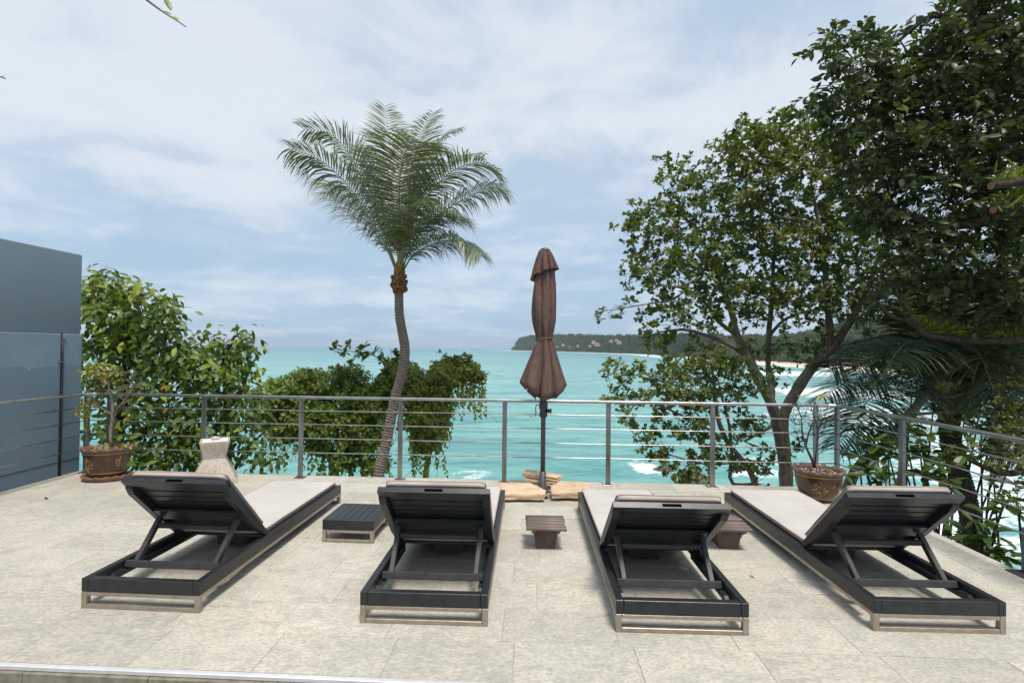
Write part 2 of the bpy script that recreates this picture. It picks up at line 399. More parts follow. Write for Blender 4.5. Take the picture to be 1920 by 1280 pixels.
# ================================================================== SETTING
# ---- sea: one sheet to the horizon, finer and rippled towards the shore
SHORE = [(958, 1850), (1000, 1650), (1060, 1400), (1120, 1200), (1200, 950), (1290, 560), (1400, 400), (1530, 300), (1650, 235), (1800, 190), (2100, 150), (2600, 120)]
shore_xy = np.array([((px-960)/F*d, d) for px, d in SHORE])
sh_d = catmull(shore_xy, 200)
nr, na = 300, 300
rad = 9*np.power(9000/9, np.linspace(0, 1, nr))
ang = np.linspace(R(-82), R(82), na)
RR, AA = np.meshgrid(rad, ang, indexing='ij')
X = RR*np.sin(AA); Y = RR*np.cos(AA)
Z = np.zeros_like(X)
fade = np.clip(1-(RR-60)/260, 0, 1)
for lam, amp, th in ((9.0, .13, 0.2), (6.1, .09, -0.35), (3.7, .06, 0.6), (13.0, .13, -0.1), (21, .16, 0.15), (2.4, .03, -0.7)):
    kx, ky = math.sin(th)*2*math.pi/lam, math.cos(th)*2*math.pi/lam
    ph = kx*X+ky*Y+1.3*np.sin(X*0.05+th)+0.8*np.sin(Y*0.07-th*3)
    w = np.sin(ph); w = np.sign(w)*np.abs(w)**0.8
    cell = RR*(math.log(9000/9)/nr)
    Z += amp*w*np.clip(1.3-cell*3.2/lam, 0, 1)*fade
Z += SEA
V = np.stack([X, Y, Z], -1).reshape(-1, 3)
idx = np.arange(nr*na).reshape(nr, na)
quads = np.stack([idx[:-1, :-1], idx[:-1, 1:], idx[1:, 1:], idx[1:, :-1]], -1).reshape(-1, 4)
me = bpy.data.meshes.new('sea'); me.from_pydata(V.tolist(), [], quads.tolist())
# how much foam: near the beach on the right and where swell breaks on rocks
foam = np.zeros(len(V))
dsh = np.full(len(V), 1e9)
for q in sh_d: dsh = np.minimum(dsh, np.hypot(V[:, 0]-q[0], V[:, 1]-q[1]))
rngd = np.hypot(V[:, 0], V[:, 1])
foam = np.maximum(foam, np.clip(1-dsh/np.maximum(14, 0.10*rngd), 0, 1)*0.8)
for fx, fy, fr, fa in ((885, 889, 2.0, .50), (850, 893, 1.8, .46), (1212, 880, 1.6, .72), (1190, 872, 1.2, .5), (1235, 886, 1.8, .58), (1400, 800, 5, .36),
                       (1560, 735, 24, .72), (1500, 700, 42, .66), (1640, 780, 22, .6), (1830, 880, 11, .64), (1900, 920, 10, .66), (1860, 960, 6, .66), (1800, 950, 7, .6),
                       (1770, 850, 12, .55), (1900, 850, 14, .6), (1700, 820, 12, .5), (1810, 1010, 4, .62), (1480, 870, 6, .5), (1440, 895, 4, .52), (1870, 1020, 5, .55)):
    q = G(fx, fy, SEA); dd = np.hypot(V[:, 0]-q[0], V[:, 1]-q[1])
    foam = np.maximum(foam, fa*np.clip(1.4-dd/fr, 0, 1))
a = me.attributes.new('foam', 'FLOAT', 'POINT'); a.data.foreach_set('value', foam.astype(np.float32))
me.polygons.foreach_set('use_smooth', [True]*len(me.polygons))
m, t, b = base_mat('sea_water', 0.22, 0.28)
b.inputs['IOR'].default_value = 1.33
geo = t.nodes.new('ShaderNodeNewGeometry'); sp = t.nodes.new('ShaderNodeSeparateXYZ'); t.links.new(geo.outputs['Position'], sp.inputs[0])
dist = math_node(t, 'POWER', math_node(t, 'DIVIDE', sp.outputs[1], 1200.0), 0.4)
depth = math_node(t, 'ADD', dist, math_node(t, 'MULTIPLY_ADD', tnoise(t, 0.012, 4, 0.55, stretch=(0.35, 1, 1)), 0.42, -0.21))
col = ramp(t, depth, [(0.14, (0.135, 0.325, 0.31)), (0.30, (0.185, 0.385, 0.36)), (0.48, (0.22, 0.41, 0.385)), (0.70, (0.145, 0.315, 0.325)), (1.0, (0.085, 0.23, 0.285))])
st = math_node(t, 'ADD', math_node(t, 'MULTIPLY', tnoise(t, 0.30, 7, 0.62, stretch=(0.22, 1, 1), dist=0.4), 0.6), math_node(t, 'MULTIPLY', tnoise(t, 1.1, 5, 0.6, stretch=(0.3, 1, 1)), 0.4))
col = mixc(t, ramp(t, st, [(0.40, 0.9), (0.55, 0.0)]), col, (0.075, 0.235, 0.245))
at = t.nodes.new('ShaderNodeAttribute'); at.attribute_name = 'foam'
fn_ = tnoise(t, 0.55, 9, 0.68, stretch=(0.45, 1, 1), dist=0.6)
fn2 = tnoise(t, 3.0, 6, 0.7)
ff = math_node(t, 'ADD', math_node(t, 'MULTIPLY', fn_, 0.72), math_node(t, 'MULTIPLY', fn2, 0.28))
fm = ramp(t, math_node(t, 'ADD', ff, math_node(t, 'MULTIPLY', at.outputs['Fac'], 0.45)), [(0.70, 0.0), (0.82, 0.95)])
col = mixc(t, fm, col, (0.80, 0.84, 0.85))
t.links.new(col, b.inputs['Base Color'])
t.links.new(math_node(t, 'MULTIPLY_ADD', fm, 0.6, 0.24), b.inputs['Roughness'])
h1 = tnoise(t, 0.9, 6, 0.6, stretch=(0.5, 1, 1)); h2 = tnoise(t, 0.16, 4, 0.5, stretch=(0.4, 1, 1))
hh = math_node(t, 'ADD', math_node(t, 'MULTIPLY', h1, 0.5), math_node(t, 'MULTIPLY', h2, 1.6))
bump(t, b, hh, 1.0, 1.1)
me.materials.append(MATS['sea_water'])
o = link('sea', me); o['kind'] = 'structure'; o['label'] = 'turquoise sea with small waves and white foam near the rocks'

# ---- hillside the terrace stands on
simple('cliff_rock', (0.16, 0.12, 0.085), (0.26, 0.20, 0.15), 0.8, 0.9, 0.2, bmp=1.0, bscale=3, bdist=0.2)
gx = np.linspace(-45, 45, 70); gy = np.linspace(-12, 32, 50)
HX, HY = np.meshgrid(gx, gy, indexing='ij')
def hill(x, y):
    dx = np.maximum(np.maximum(x-3.2, -x-30), 0); dy = np.maximum(y-5.0, 0)
    dd = np.hypot(dx, dy)
    return -1.6-0.9*np.minimum(dd, 3)-0.55*np.maximum(dd-3, 0)+0.35*np.sin(x*0.9+y*0.7)*np.clip(dd/4, 0, 1)
HZ = np.maximum(hill(HX, HY), SEA-2.5)
idx = np.arange(70*50).reshape(70, 50)
fq = np.stack([idx[:-1, :-1], idx[1:, :-1], idx[1:, 1:], idx[:-1, 1:]], -1).reshape(-1, 4)
o = link('hillside', mesh_from('hillside', np.stack([HX, HY, HZ], -1).reshape(-1, 3), fq, 'cliff_rock', True)); o['kind'] = 'structure'
def hz(p): return float(hill(np.array(p[0]), np.array(p[1])))

# ---- far headland and bay shore
simple('headland_soil', (0.055, 0.075, 0.035), (0.10, 0.10, 0.055), 0.02, 0.9, 0.1)
simple('beach_sand', (0.62, 0.50, 0.37), (0.52, 0.41, 0.30), 0.05, 0.9, 0.1)
TOP = [(940, 16), (958, 20), (980, 26), (1000, 28), (1060, 29), (1120, 27), (1200, 29), (1290, 31), (1400, 36), (1460, 50), (1530, 62), (1650, 66), (1800, 60), (2100, 55), (2600, 50)]
ncol = 120
sx = catmull(shore_xy, ncol)
spx = sx[:, 0]/sx[:, 1]*F+960
tops = np.interp(spx, [p[0] for p in TOP], [p[1] for p in TOP])
dirs = sx/np.linalg.norm(sx, axis=1)[:, None]
wfar = np.clip((np.linalg.norm(sx, axis=1)-600)/500, 0, 1)[:, None]
dirs = dirs*(0.6+0.6*wfar) + np.array([0.8, 0.25])*(1-0.75*wfar); dirs /= np.linalg.norm(dirs, axis=1)[:, None]
prof = [(-8, -3.0), (2, 0.25), (14, 1.6)]
hv, hf = [], []
rows = 9
hgt = []
for i in range(ncol):
    dcam = np.linalg.norm(sx[i]); inland = 30+0.09*dcam
    ztop = CAM[2]+tops[i]/F*(dcam+inland*0.8) - 7.0      # trees add the rest
    ztop = max(ztop, SEA+2.5)
    for j in range(rows):
        if j < 3: q = sx[i]+dirs[i]*prof[j][0]; z = SEA+prof[j][1]
        else:
            s = (j-2)/(rows-4); q = sx[i]+dirs[i]*(14+inland*s*1.15)
            s1 = min(s, 1.0)
            z = SEA+1.6+(ztop-SEA-1.6)*(s1*s1*(3-2*s1)) - (0 if s <= 1 else (s-1)*ztop*0.3)
        hv.append((q[0], q[1], z))
for i in range(ncol-1):
    for j in range(rows-1):
        hf.append((i*rows+j, (i+1)*rows+j, (i+1)*rows+j+1, i*rows+j+1))
hv = np.array(hv)
me = mesh_from('headland', hv, hf, 'headland_soil', True)
me.materials.append(MATS['beach_sand'])
for k, p in enumerate(me.polygons):
    i, j = divmod(k, rows-1)
    if j < 2 and spx[i] > 1275: p.material_index = 1
o = link('headland', me); o['kind'] = 'structure'

def instances(name, tv, tf, mats_, mat, tints=None, smooth=False, ttint=None):
    """join many transformed copies of a template (numpy)"""
    tv = np.asarray(tv, float); n = len(mats_); nv = len(tv)
    M = np.asarray(mats_)
    vv = np.einsum('nij,vj->nvi', M[:, :3, :3], tv)+M[:, None, :3, 3]
    loops = np.concatenate([np.array(f) for f in tf]); lens = np.array([len(f) for f in tf])
    L = (loops[None, :]+(np.arange(n)*nv)[:, None]).ravel()
    me = bpy.data.meshes.new(name)
    me.vertices.add(n*nv); me.vertices.foreach_set('co', vv.ravel().astype(np.float32))
    me.loops.add(len(L)); me.loops.foreach_set('vertex_index', L.astype(np.int32))
    tl = np.tile(lens, n); starts = np.concatenate([[0], np.cumsum(tl)[:-1]])
    me.polygons.add(len(tl)); me.polygons.foreach_set('loop_start', starts.astype(np.int32))
    try: me.polygons.foreach_set('loop_total', tl.astype(np.int32))
    except Exception: pass
    me.update(calc_edges=True); me.validate()
    if smooth: me.polygons.foreach_set('use_smooth', [True]*len(me.polygons))
    if tints is None: tints = rng.random(n)
    a = me.attributes.new('tint', 'FLOAT', 'POINT'); a.data.foreach_set('value', (np.repeat(tints, nv)+(np.tile(ttint, n) if ttint is not None else 0)).astype(np.float32))
    me.materials.append(MATS[mat])
    return me

def tuft(n, seed, size=0.34):
    g = np.random.default_rng(seed); v, f = [], []
    for _ in range(n):
        p = g.normal(size=3); p /= np.linalg.norm(p); p *= g.uniform(0.55, 1.0); p[2] = abs(p[2])*1.0-0.15
        a = g.normal(size=3); a /= np.linalg.norm(a); b2 = np.cross(a, p); b2 /= np.linalg.norm(b2)+1e-9
        k = len(v); v += [p-a*size*.6-b2*size*.4, p+a*size*.6-b2*size*.4, p+b2*size*.8]; f.append((k, k+1, k+2))
    return v, f
far_m, near_m = [], []
for _ in range(5200):
    i = rng.integers(0, ncol-1); u = rng.random()
    dcam = np.linalg.norm(sx[i]); inland = 30+0.09*dcam
    j = rng.uniform(2.0, rows-2.2); jj = int(j); w = j-jj
    q = (hv[i*rows+jj]*(1-w)+hv[i*rows+jj+1]*w)*(1-u)+(hv[(i+1)*rows+jj]*(1-w)+hv[(i+1)*rows+jj+1]*w)*u
    near = dcam < 620
    h = rng.uniform(5, 12) if not near else rng.uniform(3.5, 7.5)
    r = h*rng.uniform(0.38, 0.62)
    M = np.eye(4); a = rng.uniform(0, 6.28)
    M[:3, :3] = np.array([[math.cos(a)*r, -math.sin(a)*r, 0], [math.sin(a)*r, math.cos(a)*r, 0], [0, 0, h*0.85]])
    M[:3, 3] = q+np.array([0, 0, h*0.15])
    (near_m if near else far_m).append(M)
tv, tf = tuft(46, 1)
o = link('headland_wood', instances('headland_wood', tv, tf, far_m, 'wood_mass')); o['kind'] = 'stuff'
tag(o, 'dark green woodland covering the distant headland', 'woodland')
tv, tf = tuft(150, 2, 0.22)
o = link('beach_wood', instances('beach_wood', tv, tf, near_m, 'wood_mass_pale')); o['kind'] = 'stuff'
tag(o, 'pale green trees behind the beach, seen through the sea almond branches', 'woodland')

# houses on the headland
simple('house_white', (0.60, 0.57, 0.54), (0.5, 0.47, 0.44), 0.3, 0.8)
simple('house_roof', (0.30, 0.155, 0.12), (0.24, 0.13, 0.10), 0.5, 0.8)
houses = [(1045, 652, 0.8), (1056, 649, 1.0), (1068, 652, 0.7), (1083, 650, 0.8), (1106, 651, 0.9), (1113, 645, 1.2), (1120, 649, 1.2), (1146, 642, 0.9), (1161, 645, 1.0), (1156, 640, 0.8)]
hlab = ['white house low on the headland nearest its left tip', 'pale house with red roof above the leftmost headland houses',
        'small white house third from the left on the headland', 'small red roofed house left of the big red cluster on the headland',
        'red roofed house low at the left of the big red cluster', 'largest red roofed house, topmost in the headland cluster',
        'large red roofed house at the right of the headland cluster', 'red roofed house uphill right of the headland cluster',
        'white walled house nearest the sea almond leaves on the headland', 'small house highest on the wooded headland slope']
for (px, py, s), lb in zip(houses, hlab):
    d = float(np.interp(px, spx, sx[:, 1]))+50
    q = P(px, py, d)
    hs = thing('headland_house', lb, 'house', tuple(q), rng.uniform(-0.5, 0.5), 'houses on the far headland')
    s *= 0.75; w_, dp, hh_ = 12*s, 9*s, 5*s
    box('wall', (w_, dp, hh_), (0, 0, hh_/2), 'house_white', hs, bev=0)
    rv = [(-w_*.6, -dp*.65, hh_), (w_*.6, -dp*.65, hh_), (w_*.6, dp*.65, hh_), (-w_*.6, dp*.65, hh_), (-w_*.25, 0, hh_+5*s), (w_*.25, 0, hh_+5*s)]
    link('roof', mesh_from('roof', rv, [(0, 1, 5, 4), (2, 3, 4, 5), (1, 2, 5), (3, 0, 4), (3, 2, 1, 0)], 'house_roof'), hs)

# ---- rocks in the surf
simple('sea_rock', (0.055, 0.045, 0.04), (0.11, 0.095, 0.08), 1.5, 0.6, 0.4, bmp=0.8, bscale=4, bdist=0.1)
def rock_mesh(name, s, seed, mat, rough=0.22):
    g = np.random.default_rng(seed); bm = bmesh.new(); bmesh.ops.create_icosphere(bm, subdivisions=3, radius=1)
    fr = g.normal(size=(6, 3))*1.8; ph = g.uniform(0, 6, 6)
    for v in bm.verts:
        c = np.array(v.co); k = 1+rough*sum(math.sin(np.dot(f_, c)+p)/(1+i*.4) for i, (f_, p) in enumerate(zip(fr, ph)))/2
        v.co = Vector((c[0]*s[0]*k, c[1]*s[1]*k, c[2]*s[2]*k))
    me = bpy.data.meshes.new(name); bm.to_mesh(me); bm.free(); me.materials.append(MATS[mat]); return me
for (px, py, s, lb) in ((1247, 884, (1.1, .8, .45), 'dark wet rock breaking the swell left of the sea almond'),
                        (1868, 902, (1.0, .8, .5), 'small dark rock in the white surf seen past the right railing'),
                        (1305, 903, (1.2, .9, .6), 'brown rock at the terrace edge under the sea almond leaves')):
    q = G(px, py, SEA)
    o = link('sea_rock', rock_mesh('sea_rock', s, int(px), 'sea_rock'), None, (q[0], q[1], SEA)); tag(o, lb, 'rock', 'rocks in the surf')

# ---- terrace: slab, tiles, step
U0, U1, V0, V1 = -5.52, 3.47, 2.25, 5.75
tr = thing('terrace', 'pale stone terrace', 'terrace'); del tr['category']; del tr['label']
tr['kind'] = 'structure'; tr.rotation_euler = (0, 0, TA)
box('slab', (U1-U0-0.02, V1-V0-0.012, 0.42), ((U0+U1)/2, (V0+V1)/2, -0.2135), 'grout', tr, bev=0)
RD, TW, TH = 0.318, 0.62, 0.026
tile_meshes = {}
vrow, row = V0+0.03, 0
g2 = random.Random(3)
while vrow < V1-0.01:
    v2 = min(vrow+RD, V1)
    if V1-v2 < 0.06: v2 = V1
    u = U0 - g2.uniform(0, TW)
    while u < U1:
        a_, b_ = max(u, U0), min(u+TW, U1)
        u += TW
        if b_-a_ < 0.02: continue
        wd, dp = b_-a_-0.0024, v2-vrow-0.0024
        o = box('tile', (wd, dp, TH), ((a_+b_)/2, (vrow+v2)/2, -TH/2+g2.uniform(-0.0009, 0.0009)), 'deck_stone', tr, bev=0.0015,
                rot=(g2.uniform(-.0012, .0012), g2.uniform(-.0008, .0008), 0))
    vrow = v2; row += 1
box('nosing', (U1-U0, 0.026, 0.022), ((U0+U1)/2, V0+0.014, -0.010), 'steel_strip', tr, bev=0.003)
ru = U0
while ru < U1:
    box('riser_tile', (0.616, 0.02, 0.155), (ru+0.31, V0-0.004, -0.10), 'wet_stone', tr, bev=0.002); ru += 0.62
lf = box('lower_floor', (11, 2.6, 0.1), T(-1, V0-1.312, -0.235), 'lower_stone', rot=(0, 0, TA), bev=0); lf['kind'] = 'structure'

# ================================================================== WALL AND RAILING
wl = thing('boundary_wall', 'blue-grey painted boundary wall at the left edge of the terrace', 'wall', T(-5.53, 5.72, 0), TA)
WL = 6.0
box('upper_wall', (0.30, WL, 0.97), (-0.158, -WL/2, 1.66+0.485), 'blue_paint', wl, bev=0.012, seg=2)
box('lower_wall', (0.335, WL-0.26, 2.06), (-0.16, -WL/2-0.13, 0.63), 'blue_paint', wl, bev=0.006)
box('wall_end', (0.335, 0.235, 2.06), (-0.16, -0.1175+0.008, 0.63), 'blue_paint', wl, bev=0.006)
box('plinth_joint', (0.012, WL, 0.006), (0.006, -WL/2, 0.16), 'conduit_dark', wl, bev=0)
cb_ = link('conduit', mesh_from('conduit', *tube_vf([(0.012, -0.245, 0.0), (0.012, -0.245, 0.8), (0.014, -0.247, 1.3), (0.012, -0.245, 1.62)], 0.009, 6), 'conduit_dark', True), wl)
box('conduit_clip', (0.02, 0.07, 0.012), (0.012, -0.262, 1.33), 'rail_steel', cb_, bev=0.002)
box('conduit_clip', (0.02, 0.05, 0.012), (0.012, -0.23, 1.60), 'rail_steel', cb_, bev=0.002)
for yy, zz in ((-0.07, 1.56), (-0.05, 1.36), (-0.62, 1.25), (-0.45, 1.42)):
    box('wall_plug', (0.006, 0.012, 0.012), (0.009, yy, zz), 'rail_steel', wl, bev=0.002)

rl = thing('terrace_railing', 'stainless steel railing with thin horizontal rods around the terrace edge', 'railing', (0, 0, 0), TA)
RV, RUL, RUR = 5.64, -5.36, 3.40
def to_uv(p):
    return (p[0]*math.cos(TA)+p[1]*math.sin(TA), -p[0]*math.sin(TA)+p[1]*math.cos(TA))
posts = []
for px in (208, 385, 567, 753, 948, 1142, 1337, 1530):
    # where the sight line meets the railing line v = RV
    v = fwd+rgt*((px-960)/F); a_, b_ = to_uv(v); k = RV/b_
    posts.append((a_*k, RV, 0))
posts += [(RUL, RV, 1), (RUR, RV, 1), (RUR+0.02, 4.70, 1), (RUR+0.02, 3.30, 1), (RUR+0.02, 2.45, 1), (RUL, 4.55, 1), (RUL, 3.4, 1), (RUL, 2.4, 1)]
for u, v, side in posts:
    sz = (0.052, 0.022, 0.925) if not side else (0.034, 0.055, 0.925)
    po = box('post', sz, (u, v, 0.4625), 'post_steel', rl, bev=0.003)
    box('base_plate', (0.12, 0.10, 0.008), (0, 0, -0.4585), 'post_steel', po, bev=0.002)
    for k in (-1, 1):
        box('bolt', (0.014, 0.014, 0.01), (k*0.045, 0, -0.449), 'rail_steel', po, bev=0.002)
path = [(RUL+0.02, 2.3), (RUL, RV-0.16), (RUL+0.03, RV-0.05), (RUL+0.14, RV), (RUR-0.10, RV), (RUR-0.025, RV-0.03), (RUR, RV-0.1), (RUR+0.02, 4.7), (RUR+0.02, 2.3)]
def strip(name, pts, w, h, z, mat):
    """flat bar swept along a path in plan"""
    p = np.array(pts, float); tdir = np.gradient(p, axis=0); tdir /= np.linalg.norm(tdir, axis=1)[:, None]
    nrm = np.stack([-tdir[:, 1], tdir[:, 0]], 1)
    vv, ff = [], []
    c_ = 0.006
    ring = [(-w/2, -h/2+c_), (-w/2+c_, -h/2), (w/2-c_, -h/2), (w/2, -h/2+c_), (w/2, h/2-c_), (w/2-c_, h/2), (-w/2+c_, h/2), (-w/2, h/2-c_)]
    for q, n_ in zip(p, nrm):
        for a1, b1 in ring: vv.append((q[0]+n_[0]*a1, q[1]+n_[1]*a1, z+b1))
    m_ = len(ring)
    for i in range(len(p)-1):
        for k in range(m_): ff.append((i*m_+k, i*m_+(k+1) % m_, (i+1)*m_+(k+1) % m_, (i+1)*m_+k))
    ff.append(tuple(range(m_))); ff.append(tuple((len(p)-1)*m_+k for k in range(m_-1, -1, -1)))
    return mesh_from(name, vv, ff, mat, False)
link('top_rail', strip('top_rail', path, 0.05, 0.032, 0.941, 'rail_steel'), rl)
for z in (0.785, 0.625, 0.460, 0.295):
    for seg_ in ([(RUL+0.02, 2.3), (RUL, RV)], [(RUL, RV), (RUR, RV)], [(RUR, RV), (RUR+0.02, 4.7), (RUR+0.02, 2.3)]):
        pts = []
        for (a1, b1), (a2, b2) in zip(seg_[:-1], seg_[1:]):
            n_ = 16 if abs(a2-a1) > 1 else 5
            for q in np.linspace(0, 1, n_): pts.append((a1+(a2-a1)*q, b1+(b2-b1)*q-0.0, z+rng.normal()*0.0022))
        pts = np.array(pts)[np.r_[True, np.any(np.diff(np.array(pts)[:, :2], axis=0) != 0, axis=1)]]
        link('rod', mesh_from('rod', *tube_vf(pts, 0.0062, 6), 'rail_steel', True), rl)

# ================================================================== SUN LOUNGERS
W, L = 0.72, 2.02
def cushion_mesh(name, sx_, sy_, sz_, seed):
    """soft pad: rounded box with a slight pillow top and seams"""
    g = np.random.default_rng(seed); nx, ny = 15, 29
    ph = g.uniform(0, 6, 6); vv, ff = [], []; mi = []
    def top(x, y, s):
        ex = 1-abs(2*x/sx_)**6; ey = 1-abs(2*y/sy_)**10
        wob = 0.0025*math.sin(5*x+ph[0]+3*y)+0.0018*math.sin(11*y+ph[1])+0.001*math.sin(17*x-6*y+ph[2])
        return s*(sz_/2-0.012+0.012*max(0, min(ex, ey))**0.6)+wob*max(0, min(ex, ey))
    xs = np.linspace(-sx_/2, sx_/2, nx); ys = np.linspace(-sy_/2, sy_/2, ny)
    xs = np.sign(xs)*np.abs(xs/(sx_/2))**0.75*sx_/2; ys = np.sign(ys)*np.abs(ys/(sy_/2))**0.75*sy_/2
    def corner(x, y):
        r = 0.03; ax, ay = abs(x), abs(y); hx, hy = sx_/2-r, sy_/2-r
        if ax > hx and ay > hy:
            v = np.array([ax-hx, ay-hy]); l = np.linalg.norm(v)
            m_ = max(v)/r
            v = v/l*r*m_ if l > 0 else v
            return math.copysign(hx+v[0], x), math.copysign(hy+v[1], y)
        return x, y
    for s in (1, -1):
        for x in xs:
            for y in ys:
                cx_, cy_ = corner(x, y); vv.append((cx_*0.985, cy_*0.992, top(x, y, s)))
    I = lambda s, i, j: s*nx*ny+i*ny+j
    for i in range(nx-1):
        for j in range(ny-1):
            ff.append((I(0, i, j), I(0, i+1, j), I(0, i+1, j+1), I(0, i, j+1))); mi.append(0)
            ff.append((I(1, i, j), I(1, i, j+1), I(1, i+1, j+1), I(1, i+1, j))); mi.append(1)
    per = [(i, 0) for i in range(nx)]+[(nx-1, j) for j in range(1, ny)]+[(i, ny-1) for i in range(nx-2, -1, -1)]+[(0, j) for j in range(ny-2, 0, -1)]
    n_ = len(per); b0 = len(vv)
    for lev in (0.55, -0.55):
        for (i, j) in per:
            t_ = np.array(vv[I(0, i, j)]); t_[0] /= 0.985; t_[1] /= 0.992
            vv.append((t_[0]*1.006, t_[1]*1.003, lev*sz_/2+0.0012*math.sin(0.7*(i+j)+ph[3])))
    for k in range(n_):
        k2 = (k+1) % n_
        a1, a2 = I(0, *per[k]), I(0, *per[k2]); c1, c2 = I(1, *per[k]), I(1, *per[k2])
        ff.append((a1, b0+k, b0+k2, a2)); mi.append(1)
        ff.append((b0+k, b0+n_+k, b0+n_+k2, b0+k2)); mi.append(1)
        ff.append((b0+n_+k, c1, c2, b0+n_+k2)); mi.append(1)
    me = mesh_from(name, vv, ff, 'cushion_fabric', True); me.materials.append(MATS['cushion_side'])
    me.polygons.foreach_set('material_index', mi); me.update()
    bm = bmesh.new(); bm.from_mesh(me); bmesh.ops.recalc_face_normals(bm, faces=bm.faces); bm.to_mesh(me); bm.free()
    return me
leg_loop = boxes_mesh('leg_loop', [((0.032, 0.032, 0.098), (-W/2+0.016, 0, 0.049)), ((0.032, 0.032, 0.098), (W/2-0.016, 0, 0.049)),
                                   ((W-0.066, 0.03, 0.025), (0, 0, 0.0125)), ((W-0.066, 0.03, 0.022), (0, 0, 0.086))], 'brushed_steel', 0.002)
def slotted_rail():
    w_ = 0.69; sw = 0.11; d_, h_ = 0.055, 0.036
    return boxes_mesh('top_rail', [(((w_-sw)/2, d_, h_), (-(w_+sw)/4, 0, 0)), (((w_-sw)/2, d_, h_), ((w_+sw)/4, 0, 0)),
                                   ((sw+0.004, d_-0.026, h_-0.002), (0, -0.013, 0)), ((sw+0.004, 0.028, 0.008), (0, d_/2-0.0145, h_/2-0.0045)), ((sw+0.004, 0.028, 0.010), (0, d_/2-0.0145, -h_/2+0.0055))], 'black_wood', 0.0012)
top_rail_me = slotted_rail()
def stile_mesh(bl):
    prof = [(0, -0.018), (0, 0.018), (bl, 0.018), (bl, 0.0), (bl-0.03, -0.004), (bl-0.06, -0.030), (bl-0.11, -0.044), (bl-0.5, -0.040), (0.06, -0.022)]
    vv = [(s*0.023, y, z) for s in (-1, 1) for y, z in prof]; n_ = len(prof)
    ff = [tuple(range(n_)), tuple(range(2*n_-1, n_-1, -1))]+[(k, n_+k, n_+(k+1) % n_, (k+1) % n_) for k in range(n_)]
    bm = bmesh.new(); me = mesh_from('stile', vv, ff, 'black_wood'); bm.from_mesh(me)
    bmesh.ops.recalc_face_normals(bm, faces=bm.faces); bmesh.ops.bevel(bm, geom=bm.edges[:], offset=0.0025, segments=1, affect='EDGES')
    bm.to_mesh(me); bm.free(); return me
BL = 0.685
stile_me = stile_mesh(BL)
def beam(name, p, q, w_, h_, mat, parent, roll=0.0):
    p, q = Vector(p), Vector(q); d_ = q-p
    o = link(name, box_mesh(name, (w_, d_.length, h_), mat, 0.003), parent)
    o.matrix_basis = Matrix.Translation((p+q)/2) @ d_.to_track_quat('Y', 'Z').to_matrix().to_4x4()
    return o
rack_prof = [(0.13, 0.0), (0.13, 0.012), (0.16, 0.034), (0.22, 0.034), (0.225, 0.022), (0.26, 0.022), (0.265, 0.034), (0.33, 0.034), (0.335, 0.022), (0.37, 0.022), (0.375, 0.034), (0.74, 0.034), (0.74, 0.0)]
rv = [(s*0.014, y, z) for s in (-1, 1) for y, z in rack_prof]; n_ = len(rack_prof)
rack_me = mesh_from('rack_strip', rv, [tuple(range(n_)), tuple(range(2*n_-1, n_-1, -1))]+[(k, n_+k, n_+(k+1) % n_, (k+1) % n_) for k in range(n_)], 'black_wood')
